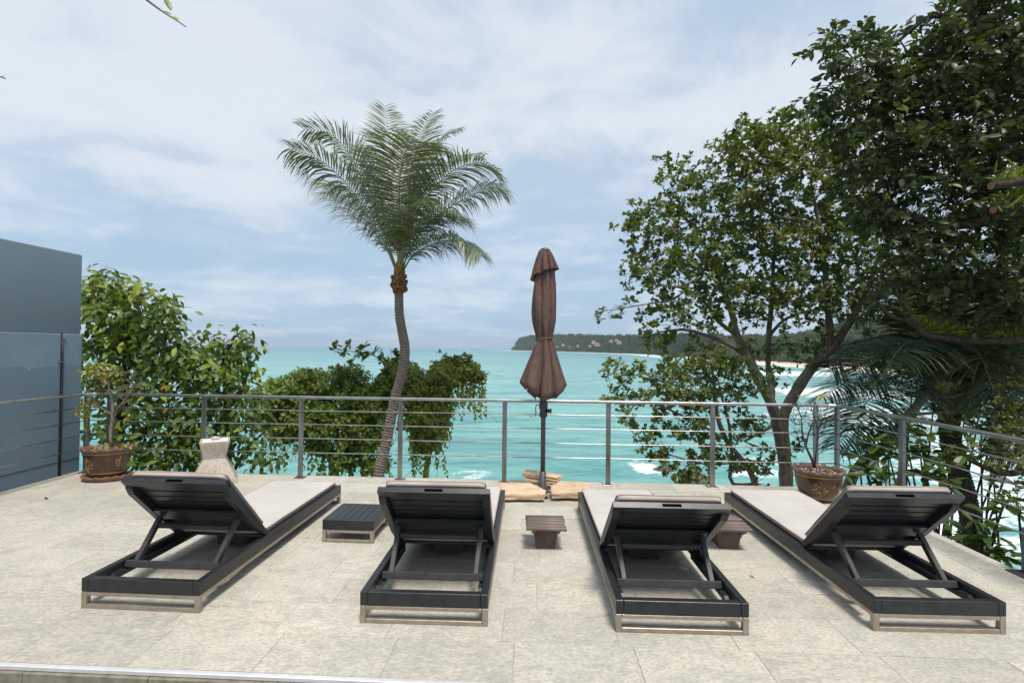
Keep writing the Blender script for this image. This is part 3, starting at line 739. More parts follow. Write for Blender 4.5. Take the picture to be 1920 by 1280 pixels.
def lounger(x, y, rz, deg, label, seed, bar_y=0.275):
    g = random.Random(seed)
    t_ = thing('sun_lounger', label, 'sun lounger', (x, y, 0), rz, 'sun loungers in a row facing the sea')
    for yy in (0.017, L-0.017): link('leg_loop', leg_loop, t_, (0, yy, 0))
    for s in (-1, 1):
        box('base_bar', (0.03, L-0.07, 0.024), (s*(W/2-0.016), L/2, 0.086), 'brushed_steel', t_, bev=0.002)
        box('side_rail', (0.042, L, 0.076), (s*(W/2-0.021), L/2, 0.137), 'black_wood', t_, bev=0.003)
        link('rack_strip', rack_me, t_, (s*(W/2-0.058), 0, 0.102))
    for yy in (0.021, L-0.021): box('end_rail', (W-0.086, 0.042, 0.0755), (0, yy, 0.137), 'black_wood', t_, bev=0.003)
    ny = 11; y0, y1 = 0.755, L-0.06
    for k in range(ny):
        box('deck_slat', (W-0.09, (y1-y0)/ny-0.016, 0.018), (0, y0+(k+0.5)*(y1-y0)/ny, 0.152), 'black_wood', t_, bev=0.002)
    box('seat_support', (0.2, 0.05, 0.09), (0, 0.86, 0.098), 'black_wood', t_, bev=0.002)
    a_ = math.radians(deg)
    # backrest: local +Y runs up the rest from the hinge, +Z is the lying side
    hinge = Vector((0, 0.725, 0.188))
    def bpt(yv, zv, xv=0.0): return Vector((xv, hinge.y-yv*math.cos(a_)+zv*math.sin(a_), hinge.z+yv*math.sin(a_)+zv*math.cos(a_)))
    Rb = Matrix(((-1, 0, 0), (0, -math.cos(a_), math.sin(a_)), (0, math.sin(a_), math.cos(a_))))
    Mb = Matrix.Translation(hinge) @ Rb.to_4x4()
    br = link('backrest', top_rail_me, t_)
    br.matrix_basis = Mb @ Matrix.Translation((0, BL-0.026, -0.001))
    inv = Matrix.Translation((0, -(BL-0.026), 0.001))
    for s in (-1, 1):
        o = link('stile', stile_me, br); o.matrix_basis = inv @ Matrix.Translation((s*0.322, -0.001, 0))
    for k in range(6):
        o = link('slat', box_mesh('slat', (0.595, 0.054, 0.016), 'black_wood', 0.002), br)
        o.matrix_basis = inv @ Matrix.Translation((0, BL-0.095-k*0.0665, 0.006)) @ Euler((g.uniform(-.01, .01), 0, 0)).to_matrix().to_4x4()
    o = link('lower_panel', box_mesh('lower_panel', (0.595, 0.185, 0.018), 'black_wood', 0.002), br); o.matrix_basis = inv @ Matrix.Translation((0, 0.122, 0.004))
    o = link('cross_board', box_mesh('cross_board', (0.59, 0.115, 0.02), 'black_wood', 0.002), br); o.matrix_basis = inv @ Matrix.Translation((0, 0.305, -0.030))
    # prop: two legs, an upper tie and the bar that sits in the rack
    ptop = 0.295
    for s in (-1, 1):
        beam('prop_leg', (s*0.262, bar_y, 0.145), bpt(ptop, -0.045, s*0.272), 0.03, 0.036, 'grey_wood', t_)
    q0 = Vector((0, bar_y, 0.145)); q1 = bpt(ptop, -0.045)
    mid_ = q0.lerp(q1, 0.80)
    box('prop_tie', (0.50, 0.026, 0.030), tuple(mid_), 'grey_wood', t_, rot=(math.radians(20), 0, 0), bev=0.003)
    box('prop_bar', (0.618, 0.028, 0.042), (0, bar_y-0.02, 0.152), 'grey_wood', t_, rot=(math.radians(-18), 0, 0), bev=0.004)
    # cushions
    sy_ = L-0.735-0.012
    sc_ = link('seat_cushion', cushion_mesh('seat_cushion', 0.63, sy_, 0.056, seed), t_, (g.uniform(-.006, .006), 0.735+sy_/2, 0.194))
    bc = link('back_cushion', cushion_mesh('back_cushion', 0.615, 0.665, 0.052, seed+50), t_)
    bc.matrix_basis = Mb @ Matrix.Translation((g.uniform(-.008, .008), 0.02+0.665/2, 0.0455))
    for cu in (sc_, bc):
        n0 = 15*29*2; vs_ = [cu.data.vertices[n0+k].co for k in range(84)]
        pts_ = [np.array(q)*np.array([1.003, 1.002, 1.0]) for q in vs_]+[np.array(vs_[0])]
        link('piping', mesh_from('piping', *tube_vf(pts_, 0.0038, 5, False), 'cushion_side', True), cu)
    return t_
lounger(-2.150, 2.858, R(-3.2), 46.5, 'black slatted sun lounger leftmost in the row, beside the low black table', 1)
lounger(-0.478, 2.745, R(-1.9), 45.5, 'black slatted sun lounger between the low black table and the umbrella stones', 2)
lounger(0.946, 2.683, R(-1.8), 40.5, 'black slatted sun lounger with the lowest backrest, third from the left', 3)
lounger(2.385, 2.719, R(-1.3), 46.0, 'black slatted sun lounger rightmost in the row, in front of the round brown pot', 4)

# low black slatted side table
tb = thing('side_table', 'low black slatted side table on a steel base between the left loungers', 'side table', (-1.28, 3.87, 0), R(-3.0))
S = 0.412
for yy in (0.016, S-0.016):
    link('leg_loop', boxes_mesh('table_loop', [((0.03, 0.03, 0.098), (-S/2+0.015, 0, 0.049)), ((0.03, 0.03, 0.098), (S/2-0.015, 0, 0.049)), ((S-0.062, 0.028, 0.024), (0, 0, 0.012)), ((S-0.062, 0.028, 0.022), (0, 0, 0.086))], 'brushed_steel', 0.002), tb, (0, yy, 0))
for s in (-1, 1):
    box('base_bar', (0.028, S-0.066, 0.022), (s*(S/2-0.015), S/2, 0.086), 'brushed_steel', tb, bev=0.002)
    box('apron', (0.03, S-0.064, 0.078), (s*(S/2-0.015), S/2, 0.138), 'black_wood', tb, bev=0.003)
for yy in (0.015, S-0.015): box('apron', (S, 0.03, 0.078), (0, yy, 0.138), 'black_wood', tb, bev=0.003)
for k in range(6):
    box('slat', (0.0555, S-0.066, 0.016), ((k-2.5)*0.0592, S/2, 0.169), 'black_wood', tb, bev=0.002)

# weathered plank tables on plastic planters
def planter_table(x, y, rz, label, seed, gap=0.0):
    g = random.Random(seed)
    t_ = thing('planter_table', label, 'side table', (x, y, 0), rz, 'plank tables on plastic planters')
    n_ = 44; vv, ff = [], []
    def ring(hw, z, flute):
        out = []
        for k in range(n_):
            s = k/n_*4; e = int(s); w_ = s-e; c_ = -1+2*w_
            p = [(c_, -1), (1, c_), (-c_, 1), (-1, -c_)][e]
            f = 1-(flute*(k % 2))
            out.append((p[0]*hw*f, p[1]*hw*f, z))
        return out
    levels = [(0.074, 0.0, 0.0), (0.074, 0.008, 0.0), (0.075, 0.012, 0.05), (0.092, 0.118, 0.05), (0.094, 0.122, 0.0), (0.100, 0.124, 0.0), (0.101, 0.142, 0.0), (0.092, 0.142, 0.0), (0.090, 0.10, 0.0)]
    for a1 in levels: vv += ring(*a1)
    for i in range(len(levels)-1):
        for k in range(n_): ff.append((i*n_+k, i*n_+(k+1) % n_, (i+1)*n_+(k+1) % n_, (i+1)*n_+k))
    ff.append(tuple(range(n_-1, -1, -1)))
    link('planter', mesh_from('planter', vv, ff, 'planter_plastic'), t_)
    for s in (-1, 1): box('batten', (0.03, 0.27, 0.018), (s*0.095, 0, 0.1515), 'old_plank', t_, bev=0.002)
    for k in range(5):
        yy = -0.12+k*0.06+(gap if k > 2 else 0)
        box('plank', (0.305+g.uniform(-.012, .012), 0.0545, 0.024), (g.uniform(-.006, .006), yy, 0.173+g.uniform(-.002, .002)), 'old_plank', t_,
            rot=(g.uniform(-.03, .03), g.uniform(-.012, .012), g.uniform(-.02, .02)), bev=0.004)
planter_table(0.279, 3.87, R(-2), 'small weathered plank table on a brown planter, standing clear between the middle loungers', 5)
planter_table(1.715, 3.90, R(-4), 'small weathered plank table on a brown planter, half hidden behind a lounger backrest', 9, 0.035)
o = box('loose_plank', (0.30, 0.055, 0.022), (1.56, 4.02, 0.012), 'old_plank', rot=(0, 0, R(-6)), bev=0.004)
tag(o, 'loose dark plank lying on the floor behind the third lounger', 'plank')

# ================================================================== UMBRELLA AND STONES
ux, uy = 0.348, 5.30
um = thing('parasol', 'closed brown fabric parasol on a dark pole at the railing', 'umbrella', (ux, uy, 0))
link('pole', mesh_from('pole', *tube_vf([(0, 0, 0.01), (0, 0, 1.2), (0, 0, 2.6)], 0.026, 14), 'pole_paint', True), um)
def canopy_surface(zs, rs, fold, nf, hem, seed, n=112, phase=0.3):
    g = np.random.default_rng(seed); am = g.uniform(0.25, 1.7, nf); ph = g.uniform(-.5, .5, nf); vv, ff = [], []
    m_ = len(zs)
    for i in range(m_):
        s = i/(m_-1)
        for k in range(n):
            a1 = 2*math.pi*k/n
            aw = a1+0.24*math.sin(2*a1+seed)+0.10*math.sin(3*a1+seed)+0.25*math.sin(zs[i]*1.7+seed)*0.4
            q = (aw/(2*math.pi)*nf) % nf; kf = int(q); w_ = q-kf
            sh = abs(math.sin(math.pi*(w_+ph[kf]*w_*(1-w_))))**0.55
            f_ = fold[i]*am[kf]*(1-sh)
            r_ = rs[i]*(1-f_)+0.006*math.sin(5*a1+zs[i]*9+seed)
            z_ = zs[i]+hem(a1, s, sh, kf)
            vv.append((r_*math.cos(a1+phase), r_*math.sin(a1+phase)*0.9, z_))
    for i in range(m_-1):
        for k in range(n): ff.append((i*n+k, i*n+(k+1) % n, (i+1)*n+(k+1) % n, (i+1)*n+k))
    return vv, ff
zs = np.array([2.585, 2.50, 2.40, 2.25, 2.10, 1.95, 1.84, 1.76, 1.71, 1.675, 1.655, 1.635, 1.60, 1.54, 1.46, 1.38, 1.30, 1.24, 1.19])
rs = np.array([.060, .085, .098, .116, .128, .132, .124, .106, .094, .086, .083, .085, .097, .120, .150, .182, .212, .236, .255])
fo = np.array([.08, .16, .2, .22, .24, .26, .28, .34, .40, .42, .40, .40, .42, .44, .46, .48, .50, .52, .54])
am_ = [random.Random(4+i).uniform(0, 1) for i in range(20)]
def hem(a1, s, sh, kf):
    side = abs(math.cos(a1+0.3)); e = max(0, (s-0.72)/0.28)
    return -e*(0.17*(1-side**1.6)*(0.6+0.7*am_[kf])+0.05*am_[kf]+0.07*(1-sh))
vv, ff = canopy_surface(zs, rs, fo, 8, hem, 2)
cn = link('canopy', mesh_from('canopy', vv, ff, 'canopy_fabric', True), um)
mo = cn.modifiers.new('thick', 'SOLIDIFY'); mo.thickness = 0.004
vv, ff = canopy_surface(zs[8:-1]+0.01, rs[8:-1]*0.62, fo[8:-1]*0.9, 8, lambda a1, s, sh, kf: -max(0, (s-.6)/.4)*(0.16+0.06*am_[kf+5]), 5)
c2 = link('inner_fold', mesh_from('inner_fold', vv, ff, 'canopy_fabric', True), cn)
mo = c2.modifiers.new('thick', 'SOLIDIFY'); mo.thickness = 0.004
zv = np.array([2.605, 2.58, 2.53, 2.47, 2.41, 2.37, 2.345])
rv_ = np.array([.062, .072, .094, .116, .136, .150, .160])
vv, ff = canopy_surface(zv, rv_, np.array([.06, .12, .2, .28, .34, .40, .42]), 8, lambda a1, s, sh, kf: 0.06*s*math.cos(a1*1+0.9)*1.0-0.03*s*(1-sh), 9)
vl = link('vent_flap', mesh_from('vent_flap', vv, ff, 'canopy_fabric', True), um)
mo = vl.modifiers.new('thick', 'SOLIDIFY'); mo.thickness = 0.004
link('finial', mesh_from('finial', *lathe([(0.0, 2.640), (0.03, 2.638), (0.05, 2.625), (0.062, 2.612), (0.062, 2.602), (0.0, 2.60)], 20), 'dark_plastic', True), um)
tie = [(0.083*math.cos(a1)*1.03, 0.079*math.sin(a1), 1.655+0.008*math.cos(a1)) for a1 in np.linspace(0, 2*math.pi, 40)]
def ribbon(pts, hw, name):
    vv, ff = [], []
    for p in pts:
        r_ = np.array([p[0], p[1], 0]); r_ /= np.linalg.norm(r_)
        vv += [np.array(p)+r_*0.006+np.array([0, 0, hw]), np.array(p)+r_*0.010, np.array(p)+r_*0.006-np.array([0, 0, hw])]
    for i in range(len(pts)-1):
        for k in range(2): ff.append((3*i+k, 3*i+k+1, 3*i+4+k, 3*i+3+k))
    return mesh_from(name, vv, ff, 'canopy_fabric', True)
ts = link('tie_strap', ribbon(tie, 0.014, 'tie_strap'), um)
box('buckle', (0.022, 0.012, 0.05), (-0.082, -0.035, 1.60), 'rail_steel', ts, rot=(0, 0.25, 0.4), bev=0.003)
for k in range(8):
    a1 = 2*math.pi*k/8+0.2
    link('rib', mesh_from('rib', *tube_vf([(0.03*math.cos(a1), 0.03*math.sin(a1), 1.5), (0.045*math.cos(a1), 0.045*math.sin(a1), 1.12)], 0.007, 5), 'dark_plastic', True), um)
ch = link('crank_housing', mesh_from('crank_housing', *lathe([(0.0, 1.02), (0.034, 1.02), (0.036, 0.98), (0.046, 0.965), (0.048, 0.90), (0.038, 0.885), (0.036, 0.86), (0.044, 0.85), (0.044, 0.815), (0.032, 0.80), (0.0, 0.80)], 16), 'dark_plastic', True), um)
link('knob', mesh_from('knob', *tube_vf([(0.03, -0.02, 0.875), (0.085, -0.03, 0.875)], [0.018, 0.026], 10), 'dark_plastic', True), ch)
link('crank_handle', mesh_from('crank_handle', *tube_vf(catmull([(-0.03, -0.03, 0.94), (-0.08, -0.045, 0.935), (-0.085, -0.05, 0.92), (-0.088, -0.05, 0.83), (-0.10, -0.055, 0.818), (-0.145, -0.06, 0.816)], 18), 0.007, 6), 'rail_steel', True), ch)
bs = box('base_foot', (0.085, 0.52, 0.03), (0, -0.0, 0.016), 'dark_plastic', um, bev=0.004)
box('base_foot', (0.52, 0.085, 0.028), (0, 0, 0.0155), 'dark_plastic', um, bev=0.004)
link('base_socket', mesh_from('base_socket', *lathe([(0.062, 0.03), (0.06, 0.05), (0.036, 0.07), (0.035, 0.22), (0.026, 0.222)], 16), 'pole_paint', True), um)

def slab_stone(name, outline, h, loc, rz, tilt, seed, label):
    g = np.random.default_rng(seed); bm = bmesh.new()
    pts = []
    for i in range(len(outline)):
        a1, b1 = np.array(outline[i]), np.array(outline[(i+1) % len(outline)])
        for q in np.linspace(0, 1, 7)[:-1]: pts.append(a1+(b1-a1)*q+g.normal(size=2)*0.006)
    n_ = len(pts); levels = [(0.97, 0.0), (1.0, 0.012), (0.975, h*0.4), (1.01, h*0.7), (1.0, h-0.006), (0.975, h), (0.6, h+0.002), (0.25, h+0.001)]
    vv, ff = [], []
    for s, z in levels:
        for p in pts: vv.append((p[0]*s+g.normal()*0.004, p[1]*s+g.normal()*0.004, z+g.normal()*0.0022))
    for i in range(len(levels)-1):
        for k in range(n_): ff.append((i*n_+k, i*n_+(k+1) % n_, (i+1)*n_+(k+1) % n_, (i+1)*n_+k))
    ff.append(tuple(range(n_-1, -1, -1))); ff.append(tuple((len(levels)-1)*n_+k for k in range(n_)))
    me_ = mesh_from(name, vv, ff, 'sandstone', True); me_.set_sharp_from_angle(angle=R(38))
    o = link(name, me_, None, loc, (tilt[0], tilt[1], rz))
    return tag(o, label, 'stone', 'flat stones weighing down the parasol base')
slab_stone('flat_stone', [(-.27, -.20), (.24, -.20), (.26, -.06), (.10, .18), (-.22, .19)], 0.062, (0.10, 5.11, 0.032), R(2), (0.03, 0, 0), 1, 'flat sandstone slab left of the parasol pole')
slab_stone('flat_stone', [(-.20, -.18), (.20, -.17), (.215, .10), (.13, .20), (-.08, .19), (-.20, .05)], 0.068, (0.625, 5.14, 0.032), R(-3), (0.02, -0.01, 0), 2, 'flat sandstone slab right of the parasol pole')
slab_stone('flat_stone', [(-.21, -.10), (.20, -.10), (.22, .02), (-.02, .11), (-.20, .10)], 0.06, (0.36, 5.47, 0.033), R(-12), (0.0, 0.05, 0), 3, 'lower grey-brown stone slab lying behind the parasol pole')
slab_stone('flat_stone', [(-.21, -.08), (.19, -.09), (.21, .04), (.0, .10), (-.20, .07)], 0.05, (0.35, 5.48, 0.102), R(-16), (0.0, 0.06, 0), 4, 'upper stone slab stacked behind the parasol pole')

# ================================================================== POTS AND PEDESTAL
def wavy_pot(x, y, rz, sxx, syy, label, saucer, seed, rnd=False):
    g = random.Random(seed)
    t_ = thing('ceramic_pot', label, 'plant pot', (x, y, 0), rz, 'glazed brown pots with bare bonsai trees')
    z0 = 0.045 if saucer else 0.0
    pr = [(0.0, 0.004), (0.165, 0.004), (0.172, 0.012), (0.178, 0.03), (0.205, 0.10), (0.232, 0.19), (0.245, 0.255), (0.247, 0.285)]
    if rnd: pr = [(0.0, 0.004), (0.135, 0.004), (0.15, 0.012), (0.182, 0.05), (0.218, 0.11), (0.24, 0.18), (0.249, 0.245), (0.247, 0.285)]
    bd = link('pot_body', mesh_from('pot_body', *lathe([(r, z+z0) for r, z in pr], 56, sxx, syy), 'glazed_pot', True), t_)
    def sc(r, z, a1): return r*(1+0.03*math.cos(14*a1)*(1 if r > 0.24 else 0.3)), z+0.010*math.cos(14*a1)*(1 if r > 0.25 else 0)
    rm = [(0.247, 0.285), (0.262, 0.292), (0.277, 0.306), (0.282, 0.318), (0.270, 0.326), (0.245, 0.326), (0.228, 0.318), (0.222, 0.29), (0.218, 0.26)]
    link('rim', mesh_from('rim', *lathe([(r, z+z0) for r, z in rm], 112, sxx, syy, sc), 'pot_rim', True), t_)
    for zb, rb in ((0.268, 0.2485), (0.048, 0.1855 if not rnd else 0.1815)):
        link('gold_band', mesh_from('gold_band', *lathe([(rb, zb+z0-0.006), (rb+0.0025, zb+z0), (rb, zb+z0+0.006)], 56, sxx, syy), 'pot_gold', True), bd)
    def on_pot(a1, z):
        r_ = np.interp(z, [q[1] for q in pr], [q[0] for q in pr])+0.001
        return (r_*math.cos(a1)*sxx, r_*math.sin(a1)*syy, z+z0)
    # gold brushwork: a scroll with a tail and a many-petalled flower
    a0 = -math.pi/2+0.55-rz
    sw = [on_pot(a0+0.42+0.10*math.cos(q)*(1-q/9)+q*0.03, 0.155+0.055*math.sin(q)*(1-q/12)) for q in np.linspace(0.6, 5.6, 24)]
    sw += [on_pot(a0+0.50+0.10*q, 0.115+0.10*q*q) for q in np.linspace(0.3, 1.1, 8)]
    link('gold_scroll', mesh_from('gold_scroll', *tube_vf(sw, 0.0045, 5), 'pot_gold', True), bd)
    mb = MB(); a0 = -math.pi/2-0.42-rz
    for k in range(46):
        q = g.uniform(0, 6.28); r1 = g.uniform(0.02, 0.07); l = 0.02
        mb.add(tube_vf([on_pot(a0+r1*math.cos(q)*4.4, 0.15+r1*math.sin(q)*0.9), on_pot(a0+(r1+l)*math.cos(q+.2)*4.4, 0.15+(r1+l)*math.sin(q+.2)*0.9)], [0.0042, 0.002], 4))
    link('gold_flower', mb.mesh('gold_flower', 'pot_gold'), bd)
    def soil_h(r, z, a1): return r, z+0.012*math.sin(3*a1+1)*(r/0.22)
    link('soil', mesh_from('soil', *lathe([(0.0, 0.300+z0), (0.1, 0.297+z0), (0.17, 0.288+z0), (0.2215, 0.278+z0)], 32, sxx, syy, soil_h), 'soil', True), t_)
    mb = MB()
    for k in range(70):
        q = g.uniform(0, 6.28); r_ = 0.19*math.sqrt(g.random()); c_ = (r_*math.cos(q)*sxx, r_*math.sin(q)*syy, 0.298+z0)
        s = g.uniform(0.005, 0.012)
        mb.add(([(c_[0]+dx*s, c_[1]+dy*s, c_[2]+dz*s*0.7) for dx, dy, dz in ((1, 0, 0), (-1, .2, 0), (.1, 1, 0), (0, -1, .1), (0, .1, 1), (0, 0, -1))],
                [(0, 2, 4), (2, 1, 4), (1, 3, 4), (3, 0, 4), (2, 0, 5), (1, 2, 5), (3, 1, 5), (0, 3, 5)]))
    pb = link('pebbles', mb.mesh('pebbles', 'white_pebble'), t_); pb['kind'] = 'stuff'
    if saucer:
        def sc2(r, z, a1): return r*(1+0.018*math.cos(16*a1)*(r > 0.2)), z+0.005*math.cos(16*a1)*(z > 0.03)
        link('saucer', mesh_from('saucer', *lathe([(0.0, 0.0), (0.20, 0.0), (0.235, 0.012), (0.252, 0.04), (0.262, 0.058), (0.25, 0.06), (0.225, 0.034), (0.19, 0.03), (0.0, 0.032)], 96, sxx, syy, sc2), 'saucer_clay', True), t_)
    return (x, y, 0.298+z0)
soilL = wavy_pot(-4.62, 5.60, R(8), 0.95, 0.68, 'oval glazed brown pot with gold scrollwork on a clay saucer by the blue wall', True, 1)
soilR = wavy_pot(3.215, 5.12, R(-5), 0.88, 0.84, 'round glazed brown pot with pale pebbles at the right railing corner', False, 2, True)

pd = thing('stone_pedestal', 'flared grey exposed-aggregate pedestal ashtray with white sand on top', 'pedestal', (-3.385, 5.60, 0), R(30))
def sq(hw, z, c_=0.012): return [(hw-c_, -hw, z), (hw, -hw+c_, z), (hw, hw-c_, z), (hw-c_, hw, z), (-hw+c_, hw, z), (-hw, hw-c_, z), (-hw, -hw+c_, z), (-hw+c_, -hw, z)]
vv, ff = [], []
lv = [(0.228, 0.0), (0.228, 0.014), (0.112, 0.262), (0.112, 0.272), (0.146, 0.44), (0.146, 0.462), (0.132, 0.462), (0.130, 0.44)]
for hw, z in lv: vv += sq(hw, z)
for i in range(len(lv)-1):
    for k in range(8): ff.append((i*8+k, i*8+(k+1) % 8, (i+1)*8+(k+1) % 8, (i+1)*8+k))
ff.append(tuple(range(7, -1, -1)))
link('pedestal_body', mesh_from('pedestal_body', vv, ff, 'aggregate_concrete'), pd)
n_ = 14; vv = [(-0.127+0.254*i/n_, -0.127+0.254*j/n_, 0.45+0.008*math.sin(i*1.3)*math.cos(j*1.7)+0.006) for i in range(n_+1) for j in range(n_+1)]
link('sand', mesh_from('sand', vv, [(i*(n_+1)+j, (i+1)*(n_+1)+j, (i+1)*(n_+1)+j+1, i*(n_+1)+j+1) for i in range(n_) for j in range(n_)], 'white_sand', True), pd)
for k, (dx, dy, s) in enumerate(((0.0, 0.02, 0.026), (0.03, -0.01, 0.018), (-0.03, 0.0, 0.015), (0.015, 0.04, 0.014))):
    o = link('shell', rock_mesh('shell', (s, s*.8, s*1.0), 20+k, 'sandstone' if k % 2 else 'white_pebble', 0.5), pd, (dx, dy, 0.475))

bl_ = thing('bollard', 'short blue-grey metal post at the right edge of the terrace', 'post', (3.64, 3.44, 0), TA)
box('bollard_post', (0.09, 0.09, 0.31), (0.03, 0, 0.165), 'blue_metal', bl_, bev=0.006)
box('foot_plate', (0.20, 0.14, 0.008), (0.0, 0, 0.004), 'conduit_dark', bl_, bev=0.002)

# ================================================================== VEGETATION
def leaf_vf(length=1.0, width=0.4, shape='ellip', fold=0.18, curl=0.22, nst=4):
    """one leaf along +Y, normal +Z, folded at the midrib and curled"""
    ts_ = np.linspace(0, 1, nst+1)
    if shape == 'obov': ts_ = np.array({3: [0, .45, .86, 1], 4: [0, .38, .72, .93, 1], 5: [0, .3, .55, .78, .94, 1]}[nst])
    v, f = [], []
    for t_ in ts_:
        if shape == 'obov': w_ = width*(math.sin(math.pi*min(1, t_**1.35*0.82+0.02)))**0.8
        else: w_ = width*math.sin(math.pi*min(0.995, t_*0.96+0.02))**0.85
        z_ = -curl*t_*t_*length; y_ = t_*length*(1-0.12*curl*t_)
        if t_ in (0.0, ): v += [(0, 0, 0)]
        elif t_ == 1.0: v += [(0, y_, z_)]
        else: v += [(-w_/2*length, y_, z_+fold*w_*length*0.5), (0, y_, z_), (w_/2*length, y_, z_+fold*w_*length*0.5)]
    f += [(0, 2, 1), (0, 3, 2)]
    for i in range(nst-2):
        b_ = 1+3*i
        f += [(b_, b_+1, b_+4, b_+3), (b_+1, b_+2, b_+5, b_+4)]
    e = 1+3*(nst-1); b_ = e-3
    f += [(b_, b_+1, e), (b_+1, b_+2, e)]
    return v, f
def rosette_vf(n, length, width, seed, lift=(5, 45)):
    g = random.Random(seed); mb = MB()
    for k in range(n):
        v, f = leaf_vf(length*g.uniform(0.6, 1.1), width*g.uniform(0.85, 1.2), 'obov', 0.22, g.uniform(0.05, 0.35), 4)
        M = (Matrix.Rotation(2*math.pi*k/n+g.uniform(-.35, .35), 3, 'Z') @ Matrix.Rotation(math.radians(g.uniform(*lift)), 3, 'X') @ Matrix.Rotation(g.uniform(-.4, .4), 3, 'Y'))
        mb.add(([tuple(M @ Vector(q)) for q in v], f), g.random())
    return mb.v, mb.f, mb.t
def spray_vf(n, leaf, width, seed):
    '''a twig along +Y carrying alternate leaves'''
    g = random.Random(seed); mb = MB()
    mb.add(tube_vf([(0, 0, 0), (0.02, 0.5, 0.03), (0, 1.0, -0.04)], [0.016, 0.012, 0.006], 3, False), 0.1)
    for k in range(n):
        s = (k+0.6)/n; sd_ = 1 if k % 2 else -1
        v, f = leaf_vf(leaf*g.uniform(0.7, 1.15), width, 'ellip', 0.22, g.uniform(0.05, 0.4), 3)
        M = Matrix.Rotation(-sd_*math.radians(g.uniform(30, 75)) if k < n-1 else 0, 3, 'Z') @ Matrix.Rotation(math.radians(g.uniform(-40, 30)), 3, 'X') @ Matrix.Rotation(g.uniform(-.6, .6), 3, 'Y')
        mb.add(([tuple(M @ Vector(q)+Vector((0, s, 0.02))) for q in v], f), g.random())
    return mb.v, mb.f, mb.t
def frames(pos, ydir, zdir, scale):
    """4x4 matrices with local Y along ydir and Z near zdir"""
    y = ydir/(np.linalg.norm(ydir, axis=1)[:, None]+1e-9)
    x = np.cross(y, zdir); x /= np.linalg.norm(x, axis=1)[:, None]+1e-9
    z = np.cross(x, y)
    M = np.zeros((len(pos), 4, 4)); M[:, 3, 3] = 1
    s = np.asarray(scale)[:, None]
    M[:, :3, 0] = x*s; M[:, :3, 1] = y*s; M[:, :3, 2] = z*s; M[:, :3, 3] = pos
    return M
def foliage(parent, base, name, M, tmpl, mat, n_ind=300, stuff='foliage', young=None):
    """the copies that show largest become single objects, the rest one mesh"""
    base = np.asarray(base); pos = M[:, :3, 3]
    rel = pos-CAM; dep = rel@fwd
    ix = 960+F*(rel@rgt)/dep; iy = 640-F*(rel@upv)/dep
    inside = (ix > 0) & (ix < 1920) & (iy > 0) & (iy < 1280) & (dep > 0)
    order = np.argsort(np.where(inside, np.linalg.norm(rel, axis=1), 1e6))
    sel = order[:n_ind]; sel = sel[inside[sel]]
    mask = np.zeros(len(M), bool); mask[sel] = True
    meshes = [mesh_from(name, x[0], x[1], mat, False, x[2] if len(x) > 2 else [0.0]*len(x[0])) for x in tmpl]
    for i in sel:
        o = bpy.data.objects.new(name, meshes[int(rng.integers(len(meshes)))]); COL.objects.link(o); o.parent = parent
        mm = M[i].copy(); mm[:3, 3] -= base
        o.matrix_basis = Matrix(mm.tolist())
    rest = M[~mask].copy(); rest[:, :3, 3] -= base
    if len(rest):
        k = len(tmpl); objs = []
        for q in range(k):
            sub = rest[q::k]
            if len(sub): objs.append(instances(stuff, tmpl[q][0], tmpl[q][1], sub, mat, ttint=tmpl[q][2] if len(tmpl[q]) > 2 else None))
        me = objs[0]
        if len(objs) > 1:
            bm = bmesh.new()
            for x in objs: bm.from_mesh(x)
            bm.to_mesh(me); bm.free()
        o = link(stuff, me, parent); o['kind'] = 'stuff'

def colonize(skel, attr, D=0.2, dk=0.3, maxit=90, bias=(0, 0, 0.05), seed=0):
    """space colonisation from a given skeleton: [(pos, parent)] -> positions, parents"""
    g = np.random.default_rng(seed)
    pos = [np.array(p, float) for p, _ in skel]; par = [q for _, q in skel]
    A = np.asarray(attr, float)
    near = np.full(len(A), -1); nd = np.full(len(A), 1e9)
    def upd(k0):
        nonlocal near, nd
        B = np.array(pos[k0:])
        for c0 in range(0, len(B), 200):
            dd = np.linalg.norm(A[:, None, :]-B[None, c0:c0+200, :], axis=2)
            m_ = dd.min(1); am = dd.argmin(1)+k0+c0
            u = m_ < nd; nd[u] = m_[u]; near[u] = am[u]
    upd(0); alive = nd > dk
    last = {}
    for it in range(maxit):
        A = A[alive]; near = near[alive]; nd = nd[alive]
        if not len(A): break
        k0 = len(pos)
        for nidx in np.unique(near):
            s = A[near == nidx]-pos[nidx]
            dv = (s/(np.linalg.norm(s, axis=1)[:, None]+1e-9)).sum(0)
            dv /= np.linalg.norm(dv)+1e-9
            dv += np.array(bias)+g.normal(size=3)*0.16
            dv /= np.linalg.norm(dv)+1e-9
            if nidx in last and np.dot(last[nidx], dv) > 0.985:
                dv += g.normal(size=3)*0.5; dv /= np.linalg.norm(dv)
            last[nidx] = dv
            pos.append(pos[nidx]+dv*D*g.uniform(0.8, 1.2)); par.append(int(nidx))
        upd(k0); alive = nd > dk
    return np.array(pos), np.array(par)
